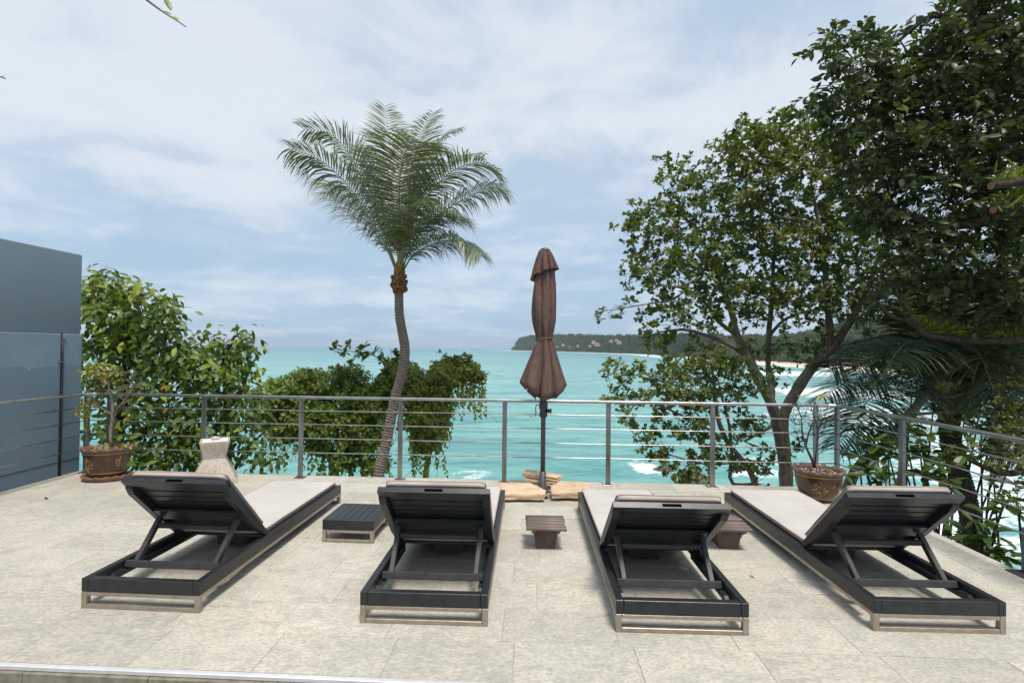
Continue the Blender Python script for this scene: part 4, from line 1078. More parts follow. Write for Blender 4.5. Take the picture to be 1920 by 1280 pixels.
def tree_tubes(pos, par, r_tip=0.006, n_pow=2.35, fixed=None, rmax=0.3):
    n = len(pos); ch = [[] for _ in range(n)]
    for i, p in enumerate(par):
        if p >= 0: ch[p].append(i)
    r = np.zeros(n)
    for i in range(n-1, -1, -1):
        r[i] = r_tip if not ch[i] else sum(r[c]**n_pow for c in ch[i])**(1/n_pow)
        if fixed is not None and i < len(fixed): r[i] = fixed[i]
    r = np.minimum(r, rmax)
    r = r*(1+np.random.default_rng(n).normal(size=n)*0.07)
    mb = MB()
    roots = [i for i in range(n) if par[i] < 0]
    stack = [(q, None) for q in roots]
    while stack:
        i, frm = stack.pop(); chain = [] if frm is None else [frm]
        while True:
            chain.append(i)
            if not ch[i]: break
            cs = sorted(ch[i], key=lambda c: -r[c])
            for c in cs[1:]: stack.append((c, i))
            i = cs[0]
        if len(chain) > 1:
            rr = r[chain].copy()
            if frm is not None: rr[0] = min(rr[0], rr[1]*1.15)
            mb.add(tube_vf(pos[chain], rr, 8 if rr.max() > 0.05 else (5 if rr.max() > 0.015 else 3), True))
    tips = np.array([len(c) == 0 for c in ch])
    return mb, r, tips, ch
def blob_pts(blobs, n, seed, jit=0.0):
    """random points in ellipsoids given as (px, py, rx, ry, d, rd)"""
    g = np.random.default_rng(seed); ar = np.array([b_[2]*b_[3] for b_ in blobs], float); ar /= ar.sum()
    out = []
    for b_, a1 in zip(blobs, ar):
        for _ in range(max(3, int(n*a1))):
            v = g.normal(size=3); v /= np.linalg.norm(v); v *= g.random()**(1/3)
            out.append(P(b_[0]+v[0]*b_[2], b_[1]+v[1]*b_[3], b_[4]+v[2]*b_[5]))
    return np.array(out)
def skeleton(branches):
    """branches: list of (points[(px,py,d,r)...], parent branch index or -1, parent pt index)"""
    sk, fx, idx = [], [], []
    for pts, pb, pi in branches:
        w_ = np.array([np.append(P(a1, b1, c1), r_) for a1, b1, c1, r_ in pts])
        par = -1 if pb < 0 else idx[pb][pi]
        start = w_
        n_ = max(2, int(np.linalg.norm(np.diff(w_[:, :3], axis=0), axis=1).sum()/0.18))
        if pb >= 0: start = np.vstack([np.append(sk[par][0], min(fx[par], w_[0, 3])), w_])
        c_ = catmull(start, n_+len(pts)); ids = []
        if pb >= 0: c_ = c_[1:]
        for q in c_:
            sk.append((q[:3], par)); fx.append(q[3]); par = len(sk)-1; ids.append(par)
        # index of the node nearest each control point
        idx.append([ids[int(np.argmin([np.linalg.norm(sk[k][0]-w_[j, :3]) for k in ids]))] for j in range(len(pts))])
    return sk, np.array(fx)
def down_to_ground(px, py, d, r_, px2=None):
    """extra control points carrying a trunk from a pixel down to the hillside"""
    p = P(px, py, d); zg = hz(p)-0.3
    py2 = py+(p[2]-zg)/d*F
    return [((px2 if px2 else px), py2, d, r_*1.25)]
def tree(name, label, cat, branches, blobs, n_attr, leafspec, bark_mat, seed, D=0.2, dk=0.3, leaf_part='leaf', n_ind=300, group=None, r_tip=0.006, extra=None, cull=None):
    sk, fx = skeleton(branches)
    base = np.array([sk[0][0][0], sk[0][0][1], sk[0][0][2]])
    t_ = thing(name, label, cat, tuple(base), 0, group)
    A = blob_pts(blobs, n_attr, seed)
    pos, par = colonize(sk, A, D, dk, seed=seed)
    mb, r, tips, ch = tree_tubes(pos, par, r_tip, fixed=fx)
    tk = link('trunk', mb.mesh('trunk', bark_mat, True, base), t_)
    g = np.random.default_rng(seed+1)
    dirv = pos-pos[np.maximum(par, 0)]
    ls = leafspec
    cand = np.where((np.arange(len(pos)) >= len(sk)) & (r < ls.get('rmax', 0.016)))[0]
    cand = np.concatenate([np.where(tips & (np.arange(len(pos)) >= len(sk)))[0]]+[cand]*ls.get('rep', 1))
    keep = g.random(len(cand)) < ls.get('keep', 1.0); cand = cand[keep]
    p = pos[cand]+g.normal(size=(len(cand), 3))*ls.get('spread', 0.05)
    dv = dirv[cand]/(np.linalg.norm(dirv[cand], axis=1)[:, None]+1e-9)
    if ls['kind'] == 'rosette':
        zd = dv*0.45+np.array([0, 0, 0.8])+g.normal(size=p.shape)*0.33
        yd = g.normal(size=p.shape)
        y = yd-zd*(np.sum(yd*zd, 1)/np.sum(zd*zd, 1))[:, None]
        M = frames(p, y, zd, g.uniform(*ls['scale'], len(p)))
    else:
        out = g.normal(size=p.shape); out[:, 2] *= 0.4
        yd = dv*0.35+out*0.75+np.array([0, 0, ls.get('droop', -0.35)])
        zd = np.tile(np.array([0, 0, 1.0]), (len(p), 1))+g.normal(size=p.shape)*0.45
        M = frames(p, yd, zd, g.uniform(*ls['scale'], len(p)))
    foliage(t_, base, leaf_part, M, ls['tmpl'], ls['mat'], n_ind)
    return t_, base, pos, r

ros = [rosette_vf(9, 1.0, 0.50, s, (-25, 72)) for s in (1, 2, 3, 4)]
ros_big = [rosette_vf(6, 1.0, 0.46, s, (0, 35)) for s in (5, 6)]
leafA = [leaf_vf(1.0, 0.44, 'ellip', 0.25, c_) for c_ in (0.12, 0.3, 0.45)]
sprays = [spray_vf(8, 0.50, 0.48, s) for s in (1, 2, 3, 4)]

# ---- main sea almond behind the railing
d0 = 9.5
br = [
 (down_to_ground(1474, 905, d0, .16)+[(1474, 905, d0, .115), (1471, 828, d0, .105), (1469, 779, d0, .10), (1487, 743, d0, .10), (1507, 710, d0, .10), (1536, 674, d0, .095), (1559, 651, d0, .09), (1592, 606, d0+.1, .07), (1625, 545, d0+.3, .05), (1650, 470, d0+.4, .03)], -1, 0),
 ([(1556, 630, d0, .065), (1553, 582, d0-.1, .06), (1548, 516, d0-.2, .05), (1535, 420, d0-.3, .035), (1520, 340, d0-.3, .02)], 0, 7),
 ([(1464, 850, d0-.1, .07), (1455, 790, d0-.25, .085), (1446, 756, d0-.3, .095), (1421, 710, d0-.3, .085), (1402, 667, d0-.3, .08), (1382, 631, d0-.3, .065), (1372, 585, d0-.3, .055), (1360, 555, d0-.2, .045), (1335, 490, d0-.1, .03), (1310, 430, d0, .02)], 0, 1),
 ([(1448, 735, d0-.1, .06), (1441, 697, d0, .055), (1441, 631, d0+.1, .05), (1446, 575, d0+.2, .042), (1450, 500, d0+.2, .032), (1452, 420, d0+.2, .022), (1440, 340, d0, .015)], 2, 2),
 ([(1365, 645, d0-.5, .04), (1330, 631, d0-.6, .034), (1284, 618, d0-.7, .026), (1240, 622, d0-.7, .016)], 2, 4),
 ([(1350, 605, d0-.5, .04), (1320, 565, d0-.7, .03), (1280, 540, d0-.9, .024), (1230, 535, d0-.9, .018)], 2, 5),
 ([(1262, 560, d0-.9, .014), (1200, 572, d0-1, .012), (1150, 580, d0-1, .009)], 5, 2),
 ([(1470, 600, d0+.3, .03), (1510, 585, d0+.5, .025), (1560, 575, d0+.6, .016)], 3, 2),
 ([(1440, 400, d0-.3, .03), (1420, 360, d0-.5, .022), (1395, 300, d0-.5, .015)], 1, 3),
 ([(1610, 640, d0-.2, .03), (1680, 625, d0-.3, .022), (1740, 610, d0-.4, .014)], 0, 7),
 ([(1395, 830, d0-.4, .03), (1420, 838, d0-.4, .028)], 2, 1),
]
bl = [(1255, 420, 95, 55, 9.2, .9), (1300, 345, 70, 40, 9.4, .8), (1235, 500, 80, 55, 9.0, .9), (1250, 300, 22, 22, 9.4, .2), (1285, 298, 14, 9, 9.4, .2), (1245, 325, 30, 12, 9.4, .2), (1390, 290, 60, 50, 9.3, .9),
      (1440, 250, 70, 35, 9.4, 1.), (1480, 320, 100, 70, 9.5, 1.3), (1380, 400, 90, 70, 9.4, 1.2), (1330, 470, 90, 60, 9.2, 1.2), (1490, 440, 100, 70, 9.5, 1.3), (1560, 300, 80, 70, 9.7, 1.), (1510, 232, 55, 36, 9.5, .7), (1470, 215, 30, 16, 9.4, .4),
      (1600, 420, 90, 90, 9.7, 1.2), (1140, 586, 32, 14, 8.6, .25), (1185, 570, 35, 14, 8.6, .3), (1270, 590, 80, 40, 8.8, .7), (1230, 640, 42, 26, 8.7, .4), (1380, 545, 90, 50, 9.2, 1.), (1500, 545, 100, 55, 9.6, 1.2),
      (1610, 540, 80, 60, 9.6, 1.), (1680, 480, 70, 80, 9.8, .9), (1420, 655, 40, 14, 9.4, .4), (1500, 660, 55, 18, 9.9, .5), (1390, 690, 30, 12, 9.2, .4), (1320, 660, 40, 14, 8.9, .4), (1700, 600, 60, 30, 9.3, .4), (1300, 545, 80, 35, 8.8, .7), (1430, 590, 60, 22, 9.3, .6), (1330, 610, 50, 18, 8.9, .4), (1540, 600, 50, 22, 9.8, .5), (1455, 700, 26, 10, 9.6, .3)]
tree('sea_almond_tree', 'tall sea almond tree with forked grey trunk right of the parasol', 'tree', br, bl, 4100,
     dict(kind='rosette', tmpl=ros, mat='leaf_almond', scale=(0.085, 0.135), rmax=0.012, rep=2, keep=0.85, spread=0.085), 'bark_grey', 11, 0.17, 0.2, 'leaf_cluster', r_tip=0.0048)

# ---- smaller sea almond in front, layered below the first
d1 = 8.3
br = [
 (down_to_ground(1415, 905, d1, .07)+[(1415, 905, d1, .05), (1390, 860, d1, .045), (1365, 830, d1, .04), (1345, 780, d1, .035), (1340, 730, d1, .028), (1335, 690, d1, .02)], -1, 0),
 ([(1320, 800, d1-.2, .02), (1260, 770, d1-.3, .016), (1210, 750, d1-.3, .01)], 0, 3),
 ([(1300, 735, d1-.1, .02), (1240, 715, d1-.1, .014), (1180, 700, d1-.1, .009)], 0, 4),
 ([(1372, 905, d1+.3, .035), (1372, 850, d1+.3, .03), (1366, 790, d1+.3, .025), (1352, 740, d1+.3, .02)], 0, 1),
 ([(1320, 870, d1-.2, .016), (1250, 850, d1-.2, .01)], 0, 2),
]
bl = [(1150, 686, 20, 10, 8.2, .2), (1195, 700, 45, 18, 8.2, .4), (1270, 700, 70, 26, 8.3, .7), (1340, 690, 55, 34, 8.4, .6), (1170, 745, 40, 18, 8.1, .4), (1260, 745, 80, 25, 8.1, .7), (1350, 745, 60, 30, 8.4, .6), (1410, 720, 40, 24, 8.6, .4),
      (1180, 800, 22, 20, 8.0, .3), (1230, 815, 40, 18, 8.0, .4), (1300, 800, 50, 22, 8.1, .5), (1230, 850, 32, 14, 7.9, .3), (1290, 885, 55, 22, 7.9, .4), (1330, 850, 40, 20, 8.1, .4), (1410, 800, 35, 20, 8.5, .4), (1400, 880, 45, 22, 8.2, .4), (1440, 850, 22, 14, 8.5, .3), (1510, 840, 20, 14, 8.7, .3)]
tree('sea_almond_sapling', 'low spreading sea almond in front of the tall forked one', 'tree', br, bl, 1500,
     dict(kind='rosette', tmpl=ros, mat='leaf_almond', scale=(0.075, 0.12), rmax=0.0105, rep=2, keep=0.8, spread=0.07), 'bark_grey', 12, 0.14, 0.17, 'leaf_cluster', r_tip=0.0042)

# ---- large dark tree overhanging from the right
d2 = 6.4
br = [
 ([(2230, 1350, 6.9, .34), (2210, 900, 6.8, .30), (2180, 560, 6.7, .27), (2120, 420, 6.6, .22), (2080, 300, 6.5, .19), (2060, 160, 6.5, .16), (2050, 20, 6.5, .12), (2020, -150, 6.4, .08)], -1, 0),
 ([(2010, 420, 6.4, .10), (1930, 400, 6.3, .085), (1862, 412, 6.2, .075), (1775, 422, 6.2, .062), (1712, 410, 6.2, .05), (1682, 396, 6.3, .04), (1610, 378, 6.5, .025), (1550, 352, 6.6, .015)], 0, 3),
 ([(2060, 600, 6.6, .09), (1990, 630, 6.6, .075), (1920, 636, 6.5, .065), (1825, 638, 6.5, .055), (1725, 622, 6.5, .042), (1708, 590, 6.5, .036), (1690, 562, 6.5, .028), (1655, 520, 6.5, .02)], 0, 2),
 ([(1980, 290, 6.4, .08), (1900, 290, 6.3, .06), (1800, 250, 6.3, .045), (1700, 262, 6.3, .035), (1620, 300, 6.3, .022), (1570, 330, 6.4, .012)], 0, 4),
 ([(1960, 120, 6.4, .07), (1880, 60, 6.3, .055), (1800, 36, 6.2, .04), (1740, 32, 6.2, .03), (1680, 80, 6.2, .02), (1600, 110, 6.3, .012)], 0, 5),
 ([(1820, 120, 6.4, .03), (1760, 170, 6.5, .022), (1680, 200, 6.6, .014)], 4, 1),
 ([(1690, 600, 6.45, .02), (1660, 585, 6.4, .026), (1640, 560, 6.4, .02), (1625, 535, 6.4, .014)], 2, 5),
]
bl = [(1880, 70, 130, 90, 6.3, .8), (1790, 60, 70, 50, 6.2, .6), (1990, 180, 150, 150, 6.5, .9), (1780, 140, 90, 60, 6.4, .7), (1640, 95, 55, 45, 6.3, .4), (1690, 140, 60, 55, 6.3, .6), (1600, 120, 40, 60, 6.3, .4),
      (1560, 90, 32, 40, 6.3, .3), (1535, 190, 32, 45, 6.4, .3), (1600, 200, 60, 55, 6.4, .5), (1700, 230, 110, 70, 6.4, .8), (1830, 240, 120, 80, 6.4, .8), (1560, 225, 32, 30, 6.5, .3), (1640, 300, 90, 60, 6.5, .6), (1760, 330, 110, 55, 6.4, .7), (1890, 370, 90, 70, 6.4, .7),
      (1840, 460, 90, 35, 6.3, .5), (1740, 440, 80, 40, 6.4, .6), (1640, 400, 60, 50, 6.6, .4), (1920, 520, 70, 70, 6.4, .6), (1690, 490, 60, 28, 6.5, .4), (1650, 530, 35, 25, 6.5, .3), (2000, 400, 80, 80, 6.5, .6), (1900, -60, 150, 80, 6.3, .8), (1780, 530, 80, 30, 6.6, .4), (1880, 590, 70, 30, 6.5, .4)]
dk_tree, dk_base, dk_pos, dk_r = tree('broadleaf_tree', 'large dark leafy tree overhanging from the upper right', 'tree', br, bl, 5200,
     dict(kind='leaf', tmpl=sprays, mat='leaf_dark', scale=(0.16, 0.275), rmax=0.014, rep=2, keep=0.78, spread=0.03, droop=-0.12), 'bark_dark', 13, 0.15, 0.17, 'leaf_spray', r_tip=0.0042)
for p0, p1 in (((1985, 322, 5.6), (1858, 349, 5.5)), ((1990, 350, 5.7), (1862, 394, 5.6))):
    a1, b1 = P(*p0), P(*p1); c_ = catmull([a1, (a1*2+b1)/3+np.array([0, 0, -.02]), b1], 8)
    st_ = link('cut_limb', mesh_from('cut_limb', *tube_vf(c_-dk_base, [.065, .062, .058, .054, .050, .047, .045, .043], 10), 'bark_dark', True), dk_tree)
    v, f = tube_vf([b1-dk_base, b1-dk_base+(b1-a1)/np.linalg.norm(b1-a1)*0.003], [0.039, 0.038], 12)
    link('cut_face', mesh_from('cut_face', v, f, 'cut_wood'), st_)
# ferns and moss on the level limb and on the stubs
fl = [leaf_vf(1.0, 0.16, 'ellip', 0.1, c_, 3) for c_ in (0.2, 0.6)]
pp, yy_ = [], []
def along(pts, n, spread):
    c_ = catmull([P(*q) for q in pts], 60)
    for _ in range(n):
        k = rng.integers(60); pp.append(c_[k]+rng.normal(size=3)*spread); yy_.append([rng.normal()*.6, rng.normal()*.6, abs(rng.normal())*.6+.15])
along([(1930, 628, 6.5), (1825, 628, 6.5), (1725, 612, 6.5)], 1100, 0.035)
along([(1725, 615, 6.5), (1705, 585, 6.5), (1690, 560, 6.5)], 120, 0.025)
along([(1940, 325, 5.6), (1880, 335, 5.55)], 160, 0.04)
along([(1940, 375, 5.65), (1880, 385, 5.6)], 220, 0.05)
along([(1920, 395, 6.3), (1775, 412, 6.2), (1700, 402, 6.2)], 300, 0.04)
along([(1690, 190, 6.4), (1740, 180, 6.4)], 80, 0.06)
along([(1850, 130, 6.3), (1920, 110, 6.3)], 140, 0.06)
pp, yy_ = np.array(pp), np.array(yy_)
foliage(dk_tree, dk_base, 'fern', frames(pp, yy_, rng.normal(size=pp.shape), rng.uniform(0.06, 0.15, len(pp))), fl, 'leaf_fern', 0, 'fern_fronds')

# ---- leaning pale trunk crossing the palm
d3 = 7.6
br = [
 (down_to_ground(1560, 930, d3+.2, .1, 1540)+[(1600, 890, d3+.2, .085), (1656, 839, d3+.1, .08), (1708, 774, d3, .075), (1742, 733, d3, .07), (1772, 697, d3, .068), (1810, 652, d3, .064), (1825, 612, d3, .06), (1850, 560, d3, .055), (1865, 520, d3, .05), (1882, 475, d3, .04), (1886, 440, d3, .03)], -1, 0),
 ([(1780, 772, d3-.2, .025), (1830, 774, d3-.3, .022), (1880, 764, d3-.3, .018), (1930, 760, d3-.3, .012)], 0, 3),
 ([(1775, 745, d3-.3, .02), (1820, 735, d3-.4, .015), (1870, 735, d3-.4, .01)], 0, 4),
 ([(1910, 520, d3, .025), (1950, 490, d3, .015)], 0, 9),
 ([(1690, 720, d3-.3, .015), (1650, 705, d3-.4, .01)], 0, 4),
]
bl = [(1900, 440, 50, 40, d3, .5), (1920, 560, 50, 40, d3, .5), (1790, 725, 55, 14, d3-.4, .3), (1860, 735, 60, 20, d3-.4, .4), (1900, 700, 40, 25, d3-.3, .3), (1700, 700, 50, 16, d3-.4, .3), (1640, 700, 40, 12, d3-.4, .3), (1820, 690, 40, 16, d3-.2, .3), (1770, 590, 50, 25, d3-.2, .4), (1870, 600, 45, 30, d3, .4), (1720, 560, 40, 20, d3, .3), (1890, 660, 45, 25, d3-.2, .4), (1850, 790, 50, 18, d3-.3, .3), (1760, 660, 40, 18, d3+.2, .3), (1900, 780, 30, 30, d3-.3, .3), (1780, 520, 70, 30, d3+.4, .5), (1840, 550, 50, 30, d3+.2, .4)]
tree('leaning_tree', 'tree with a pale bare trunk leaning right across the coconut palm', 'tree', br, bl, 1500,
     dict(kind='rosette', tmpl=ros, mat='leaf_almond', scale=(0.08, 0.13), rmax=0.010, rep=1, keep=0.9, spread=0.06), 'bark_pale', 14, 0.14, 0.18, 'leaf_cluster', 200, r_tip=0.004)

# ---- twiggy tree low on the right with small leaves
d4 = 6.6
br = [
 (down_to_ground(2000, 1000, d4, .1)+[(1990, 880, d4, .07), (1930, 880, d4, .045), (1880, 888, d4, .036), (1830, 868, d4, .028), (1790, 850, d4, .018)], -1, 0),
 ([(1950, 830, d4+.1, .03), (1890, 850, d4+.1, .022), (1840, 845, d4+.1, .015)], 0, 1),
 ([(1960, 900, d4-.1, .03), (1900, 905, d4-.1, .016), (1850, 898, d4-.1, .01)], 0, 1),
 ([(1900, 800, d4+.2, .02), (1850, 790, d4+.2, .014), (1815, 820, d4+.2, .01)], 1, 0),
]
bl = [(1840, 830, 50, 35, d4+.1, .4), (1900, 820, 40, 50, d4, .5), (1870, 870, 50, 25, d4, .4), (1820, 790, 40, 25, d4+.2, .3), (1900, 730, 30, 25, d4+.1, .3), (1890, 920, 40, 22, d4-.1, .3), (1930, 900, 40, 60, d4, .4), (1800, 850, 35, 25, d4, .3), (1870, 760, 40, 25, d4+.2, .3), (1910, 960, 30, 20, d4-.2, .3)]
tree('twiggy_tree', 'thin branched small-leaved tree over the surf at the lower right', 'tree', br, bl, 1000,
     dict(kind='rosette', tmpl=ros, mat='leaf_almond', scale=(0.055, 0.09), rmax=0.008, rep=1, keep=0.75, spread=0.05), 'bark_dark', 15, 0.12, 0.16, 'leaf_cluster', 150, r_tip=0.0038)

# ---- big-leaved plants just beyond the right railing
def bigleaf(px, d, label, clusters, seed, sc_, n_ind=200):
    p = P(px, 1000, d); zg = hz(p)-0.1
    pts = [P(*c_) for c_ in clusters]; base = np.array([p[0], p[1], zg])
    t_ = thing('big_leaf_shrub', label, 'shrub', tuple(base), 0, 'big-leaved shrubs beyond the right railing')
    g = np.random.default_rng(seed); mb = MB(); M = []
    for q in pts:
        mdl = base+(q-base)*0.5+g.normal(size=3)*np.array([.15, .15, .1])
        c_ = catmull([base, mdl, q], 12); mb.add(tube_vf(c_, np.linspace(0.035, 0.009, 12), 5))
        n_ = int(g.integers(9, 14))
        a1 = np.arange(n_)*2.4+g.uniform(0, 6); el = g.uniform(-0.35, 0.8, n_)
        yd = np.stack([np.cos(a1)*np.cos(el), np.sin(a1)*np.cos(el), np.sin(el)], 1)
        M.append(frames(q+g.normal(size=(n_, 3))*0.03-np.array([0, 0, .02]), yd, np.tile([0, 0, 1.0], (n_, 1))+g.normal(size=(n_, 3))*.25, g.uniform(*sc_, n_)))
    link('stem', mb.mesh('stem', 'bark_dark', True, base), t_)
    foliage(t_, base, 'leaf', np.concatenate(M), [leaf_vf(1, .46, 'obov', .2, c_, 5) for c_ in (.1, .25, .4)], 'leaf_shrub', n_ind)
bigleaf(1690, 6.5, 'dense green shrub of long leaves behind the right railing post', [(1610, 850, 6.6), (1640, 830, 6.5), (1625, 880, 6.4), (1665, 855, 6.4), (1690, 830, 6.6), (1700, 868, 6.3), (1725, 845, 6.5), (1745, 815, 6.6), (1760, 860, 6.4), (1785, 880, 6.3), (1735, 885, 6.2), (1800, 850, 6.5), (1660, 895, 6.2), (1700, 800, 6.8), (1590, 895, 6.3), (1770, 900, 6.2)], 31, (0.17, 0.26), 260)
bigleaf(1760, 7.6, 'deep green shrub filling in under the dark coconut palm', [(1600, 800, 7.8), (1630, 770, 7.8), (1655, 800, 7.6), (1690, 770, 7.8), (1720, 790, 7.6), (1750, 765, 7.7), (1780, 800, 7.5), (1810, 775, 7.7), (1840, 800, 7.5), (1870, 780, 7.6), (1900, 810, 7.5), (1860, 840, 7.4), (1820, 850, 7.4), (1770, 840, 7.4), (1730, 830, 7.5), (1640, 840, 7.5), (1680, 820, 7.5), (1900, 850, 7.4), (1590, 850, 7.6), (1880, 740, 7.8), (1840, 750, 7.8), (1710, 735, 7.9)], 33, (0.13, 0.22), 200)
bigleaf(1840, 4.7, 'large-leaved plant hanging over the terrace edge behind the rightmost lounger', [(1850, 955, 4.8), (1885, 935, 4.8), (1825, 975, 4.75), (1868, 1000, 4.6), (1800, 1000, 4.8), (1862, 1032, 4.5), (1890, 1042, 4.5), (1772, 975, 5.0), (1910, 960, 4.7), (1840, 1005, 4.6)], 32, (0.11, 0.18), 140)

# ---- left: two large-leaved fig trees behind the railing
d5 = 7.4
br = [(down_to_ground(215, 900, d5, .1)+[(215, 900, d5, .08), (225, 800, d5, .07), (235, 700, d5, .06), (240, 620, d5, .045), (235, 560, d5, .03)], -1, 0),
      ([(270, 700, d5-.2, .03), (310, 640, d5-.3, .02)], 0, 2), ([(190, 650, d5, .03), (180, 570, d5, .02)], 0, 3), ([(280, 800, d5-.3, .03), (330, 780, d5-.4, .018)], 0, 1)]
bl = [(185, 545, 45, 40, 7.4, .5), (215, 575, 60, 50, 7.4, .7), (290, 585, 55, 45, 7.2, .6), (245, 640, 85, 45, 7.3, .7), (320, 610, 36, 34, 7.2, .4), (190, 640, 40, 40, 7.3, .5), (180, 720, 40, 40, 7.3, .4), (300, 680, 60, 30, 7.1, .5), (270, 730, 70, 35, 7.1, .6), (310, 790, 70, 45, 7.0, .5), (270, 850, 70, 40, 6.9, .5), (210, 800, 40, 40, 7.2, .4), (340, 860, 40, 30, 6.9, .4)]
fig1, fb1, _, _ = tree('fig_tree', 'tall broad-leaved fig tree rising beside the blue wall', 'tree', br, bl, 2200,
     dict(kind='leaf', tmpl=leafA, mat='leaf_ficus', scale=(0.095, 0.175), rmax=0.012, rep=10, keep=0.95, spread=0.09, droop=-0.45), 'bark_dark', 16, 0.16, 0.19, 'leaf', r_tip=0.0045)
d6 = 7.6
br = [(down_to_ground(425, 900, d6, .09)+[(425, 900, d6, .07), (428, 800, d6, .06), (425, 730, d6, .05), (420, 670, d6, .035), (440, 630, d6, .02)], -1, 0),
      ([(395, 700, d6-.2, .02), (375, 660, d6-.2, .012)], 0, 2), ([(460, 720, d6, .02), (470, 650, d6, .012)], 0, 2), ([(400, 810, d6-.3, .025), (370, 790, d6-.3, .015)], 0, 1), ([(470, 830, d6-.2, .025), (495, 810, d6-.3, .015)], 0, 1)]
bl = [(390, 650, 40, 35, 7.6, .4), (440, 660, 40, 40, 7.6, .5), (465, 640, 14, 30, 7.6, .2), (360, 680, 40, 40, 7.4, .4), (430, 715, 60, 40, 7.5, .6), (380, 750, 50, 40, 7.3, .5), (470, 760, 30, 45, 7.5, .4), (430, 800, 60, 45, 7.3, .5), (380, 830, 45, 40, 7.2, .5), (470, 850, 30, 35, 7.3, .4), (510, 868, 18, 14, 7.2, .2)]
fig2, fb2, _, _ = tree('fig_shrub', 'broad-leaved bush with yellow-green shoots behind the stone pedestal', 'shrub', br, bl, 1900,
     dict(kind='leaf', tmpl=leafA, mat='leaf_ficus', scale=(0.09, 0.165), rmax=0.012, rep=10, keep=0.95, spread=0.09, droop=-0.45), 'bark_dark', 17, 0.16, 0.19, 'leaf', r_tip=0.0045)
def sprig(parent, base, spots, mat, n_, sc_, part):
    M = []
    for px, py, d, s in spots:
        q = P(px, py, d); g = rng
        k = n_; yd = g.normal(size=(k, 3)); yd[:, 2] = yd[:, 2]*0.4-0.3
        M.append(frames(q+g.normal(size=(k, 3))*0.07*s, yd, np.tile([0, -.4, 1.0], (k, 1))+g.normal(size=(k, 3))*.3, g.uniform(*sc_, k)))
    foliage(parent, base, part, np.concatenate(M), leafA, mat, 300)
sprig(fig1, fb1, [(190, 520, 7.0, 1.2), (170, 560, 6.9, 1.2), (210, 545, 6.9, 1.2), (265, 545, 6.9, 1), (180, 590, 6.8, 1)], 'leaf_ficus_young', 13, (.14, .21), 'young_leaf')
sprig(fig2, fb2, [(365, 690, 7.0, 1), (385, 660, 7.1, 1), (415, 690, 6.9, 1), (440, 690, 7.0, 1), (350, 700, 6.9, 1), (330, 710, 6.9, 1), (345, 650, 7.2, 1), (300, 870, 6.5, .8)], 'leaf_ficus_young', 9, (.13, .19), 'young_leaf')
M = frames(np.array([P(300, 730, 6.6), P(306, 775, 6.5)]), np.array([[.6, -.2, .3], [.5, -.3, .5]]), np.array([[0, -.8, .6], [0, -.8, .6]]), np.array([.13, .14]))
foliage(fig1, fb1, 'withered_leaf', M, leafA, 'leaf_orange', 5)

# ---- vine-smothered bush and vine-draped tree either side of the palm
def vine_mass(name, label, blobs, n, mat, lsz, seed, base_px, dbase, hang=0.5, strands=0, n_ind=0, trunk=None):
    g = np.random.default_rng(seed); p = P(base_px, 890, dbase); base = np.array([p[0], p[1], hz(p)-.1])
    t_ = thing(name, label, 'shrub' if trunk is None else 'tree', tuple(base))
    ar = np.array([b_[2]*b_[3] for b_ in blobs], float); ar /= ar.sum(); pos, yd, zd = [], [], []
    for b_, a1 in zip(blobs, ar):
        c_ = P(b_[0], b_[1], b_[4]); rx, rz_ = b_[2]/F*b_[4], b_[3]/F*b_[4]; ry = b_[5]
        for _ in range(int(n*a1)):
            v = g.normal(size=3); v /= np.linalg.norm(v)
            if v[1] > 0.5: v[1] *= -1
            k = 1-abs(g.normal())*0.2+0.17*math.sin(v[0]*6+b_[0])*math.cos(v[2]*5+b_[1])+0.09*math.sin(v[0]*15+v[2]*13+b_[1])
            pos.append(c_+v*np.array([rx, ry, rz_])*k)
            yd.append(v*0.5+g.normal(size=3)*0.55+np.array([0, 0, -hang])); zd.append(v+np.array([0, 0, .7])+g.normal(size=3)*0.35)
    for _ in range(strands):
        b_ = blobs[int(g.integers(len(blobs)))]; c_ = P(b_[0]+g.uniform(-1, 1)*b_[2], b_[1]+b_[3]*0.6, b_[4]-b_[5]*g.uniform(0, 1))
        ln = g.uniform(0.2, 0.9); k = int(ln/0.03); dx = g.normal(size=2)*0.05
        for q in range(k):
            s = q/k; pos.append(c_+np.array([dx[0]*s, dx[1]*s, -ln*s])+g.normal(size=3)*0.02); yd.append(np.array([g.normal()*.6, g.normal()*.6, -.8])); zd.append(np.array([g.normal()*.4, -1, .5]))
    pos, yd, zd = np.array(pos), np.array(yd), np.array(zd)
    foliage(t_, base, 'leaf', frames(pos, yd, zd, g.uniform(*lsz, len(pos))), [leaf_vf(1, .62, 'ellip', .15, .25, 3)], mat, n_ind, 'vine_leaves')
    # woody framework and hanging stems
    A = blob_pts([(b_[0], b_[1], b_[2]*.8, b_[3]*.8, b_[4], b_[5]*.8) for b_ in blobs], 160, seed)
    sk, fx = skeleton([(trunk or (down_to_ground(base_px, 890, dbase, .05)+[(base_px, 890, dbase, .04), (base_px-5, 800, dbase, .03)]), -1, 0)])
    ps, pr = colonize(sk, A, .16, .25, seed=seed)
    mb, *_ = tree_tubes(ps, pr, .005, fixed=fx)
    for _ in range(46):
        b_ = blobs[int(g.integers(len(blobs)))]
        c0 = P(b_[0]+g.uniform(-1, 1)*b_[2], b_[1]+b_[3]*.7, b_[4]); c1 = c0+np.array([g.normal()*.25, g.normal()*.2, -g.uniform(.3, 1.1)])
        mb.add(tube_vf(catmull([c0, (c0+c1)/2+g.normal(size=3)*.08, c1], 8), .004, 3))
    link('stem', mb.mesh('stem', 'bark_dark' if trunk is None else 'bark_grey', True, base), t_)
    return t_, base
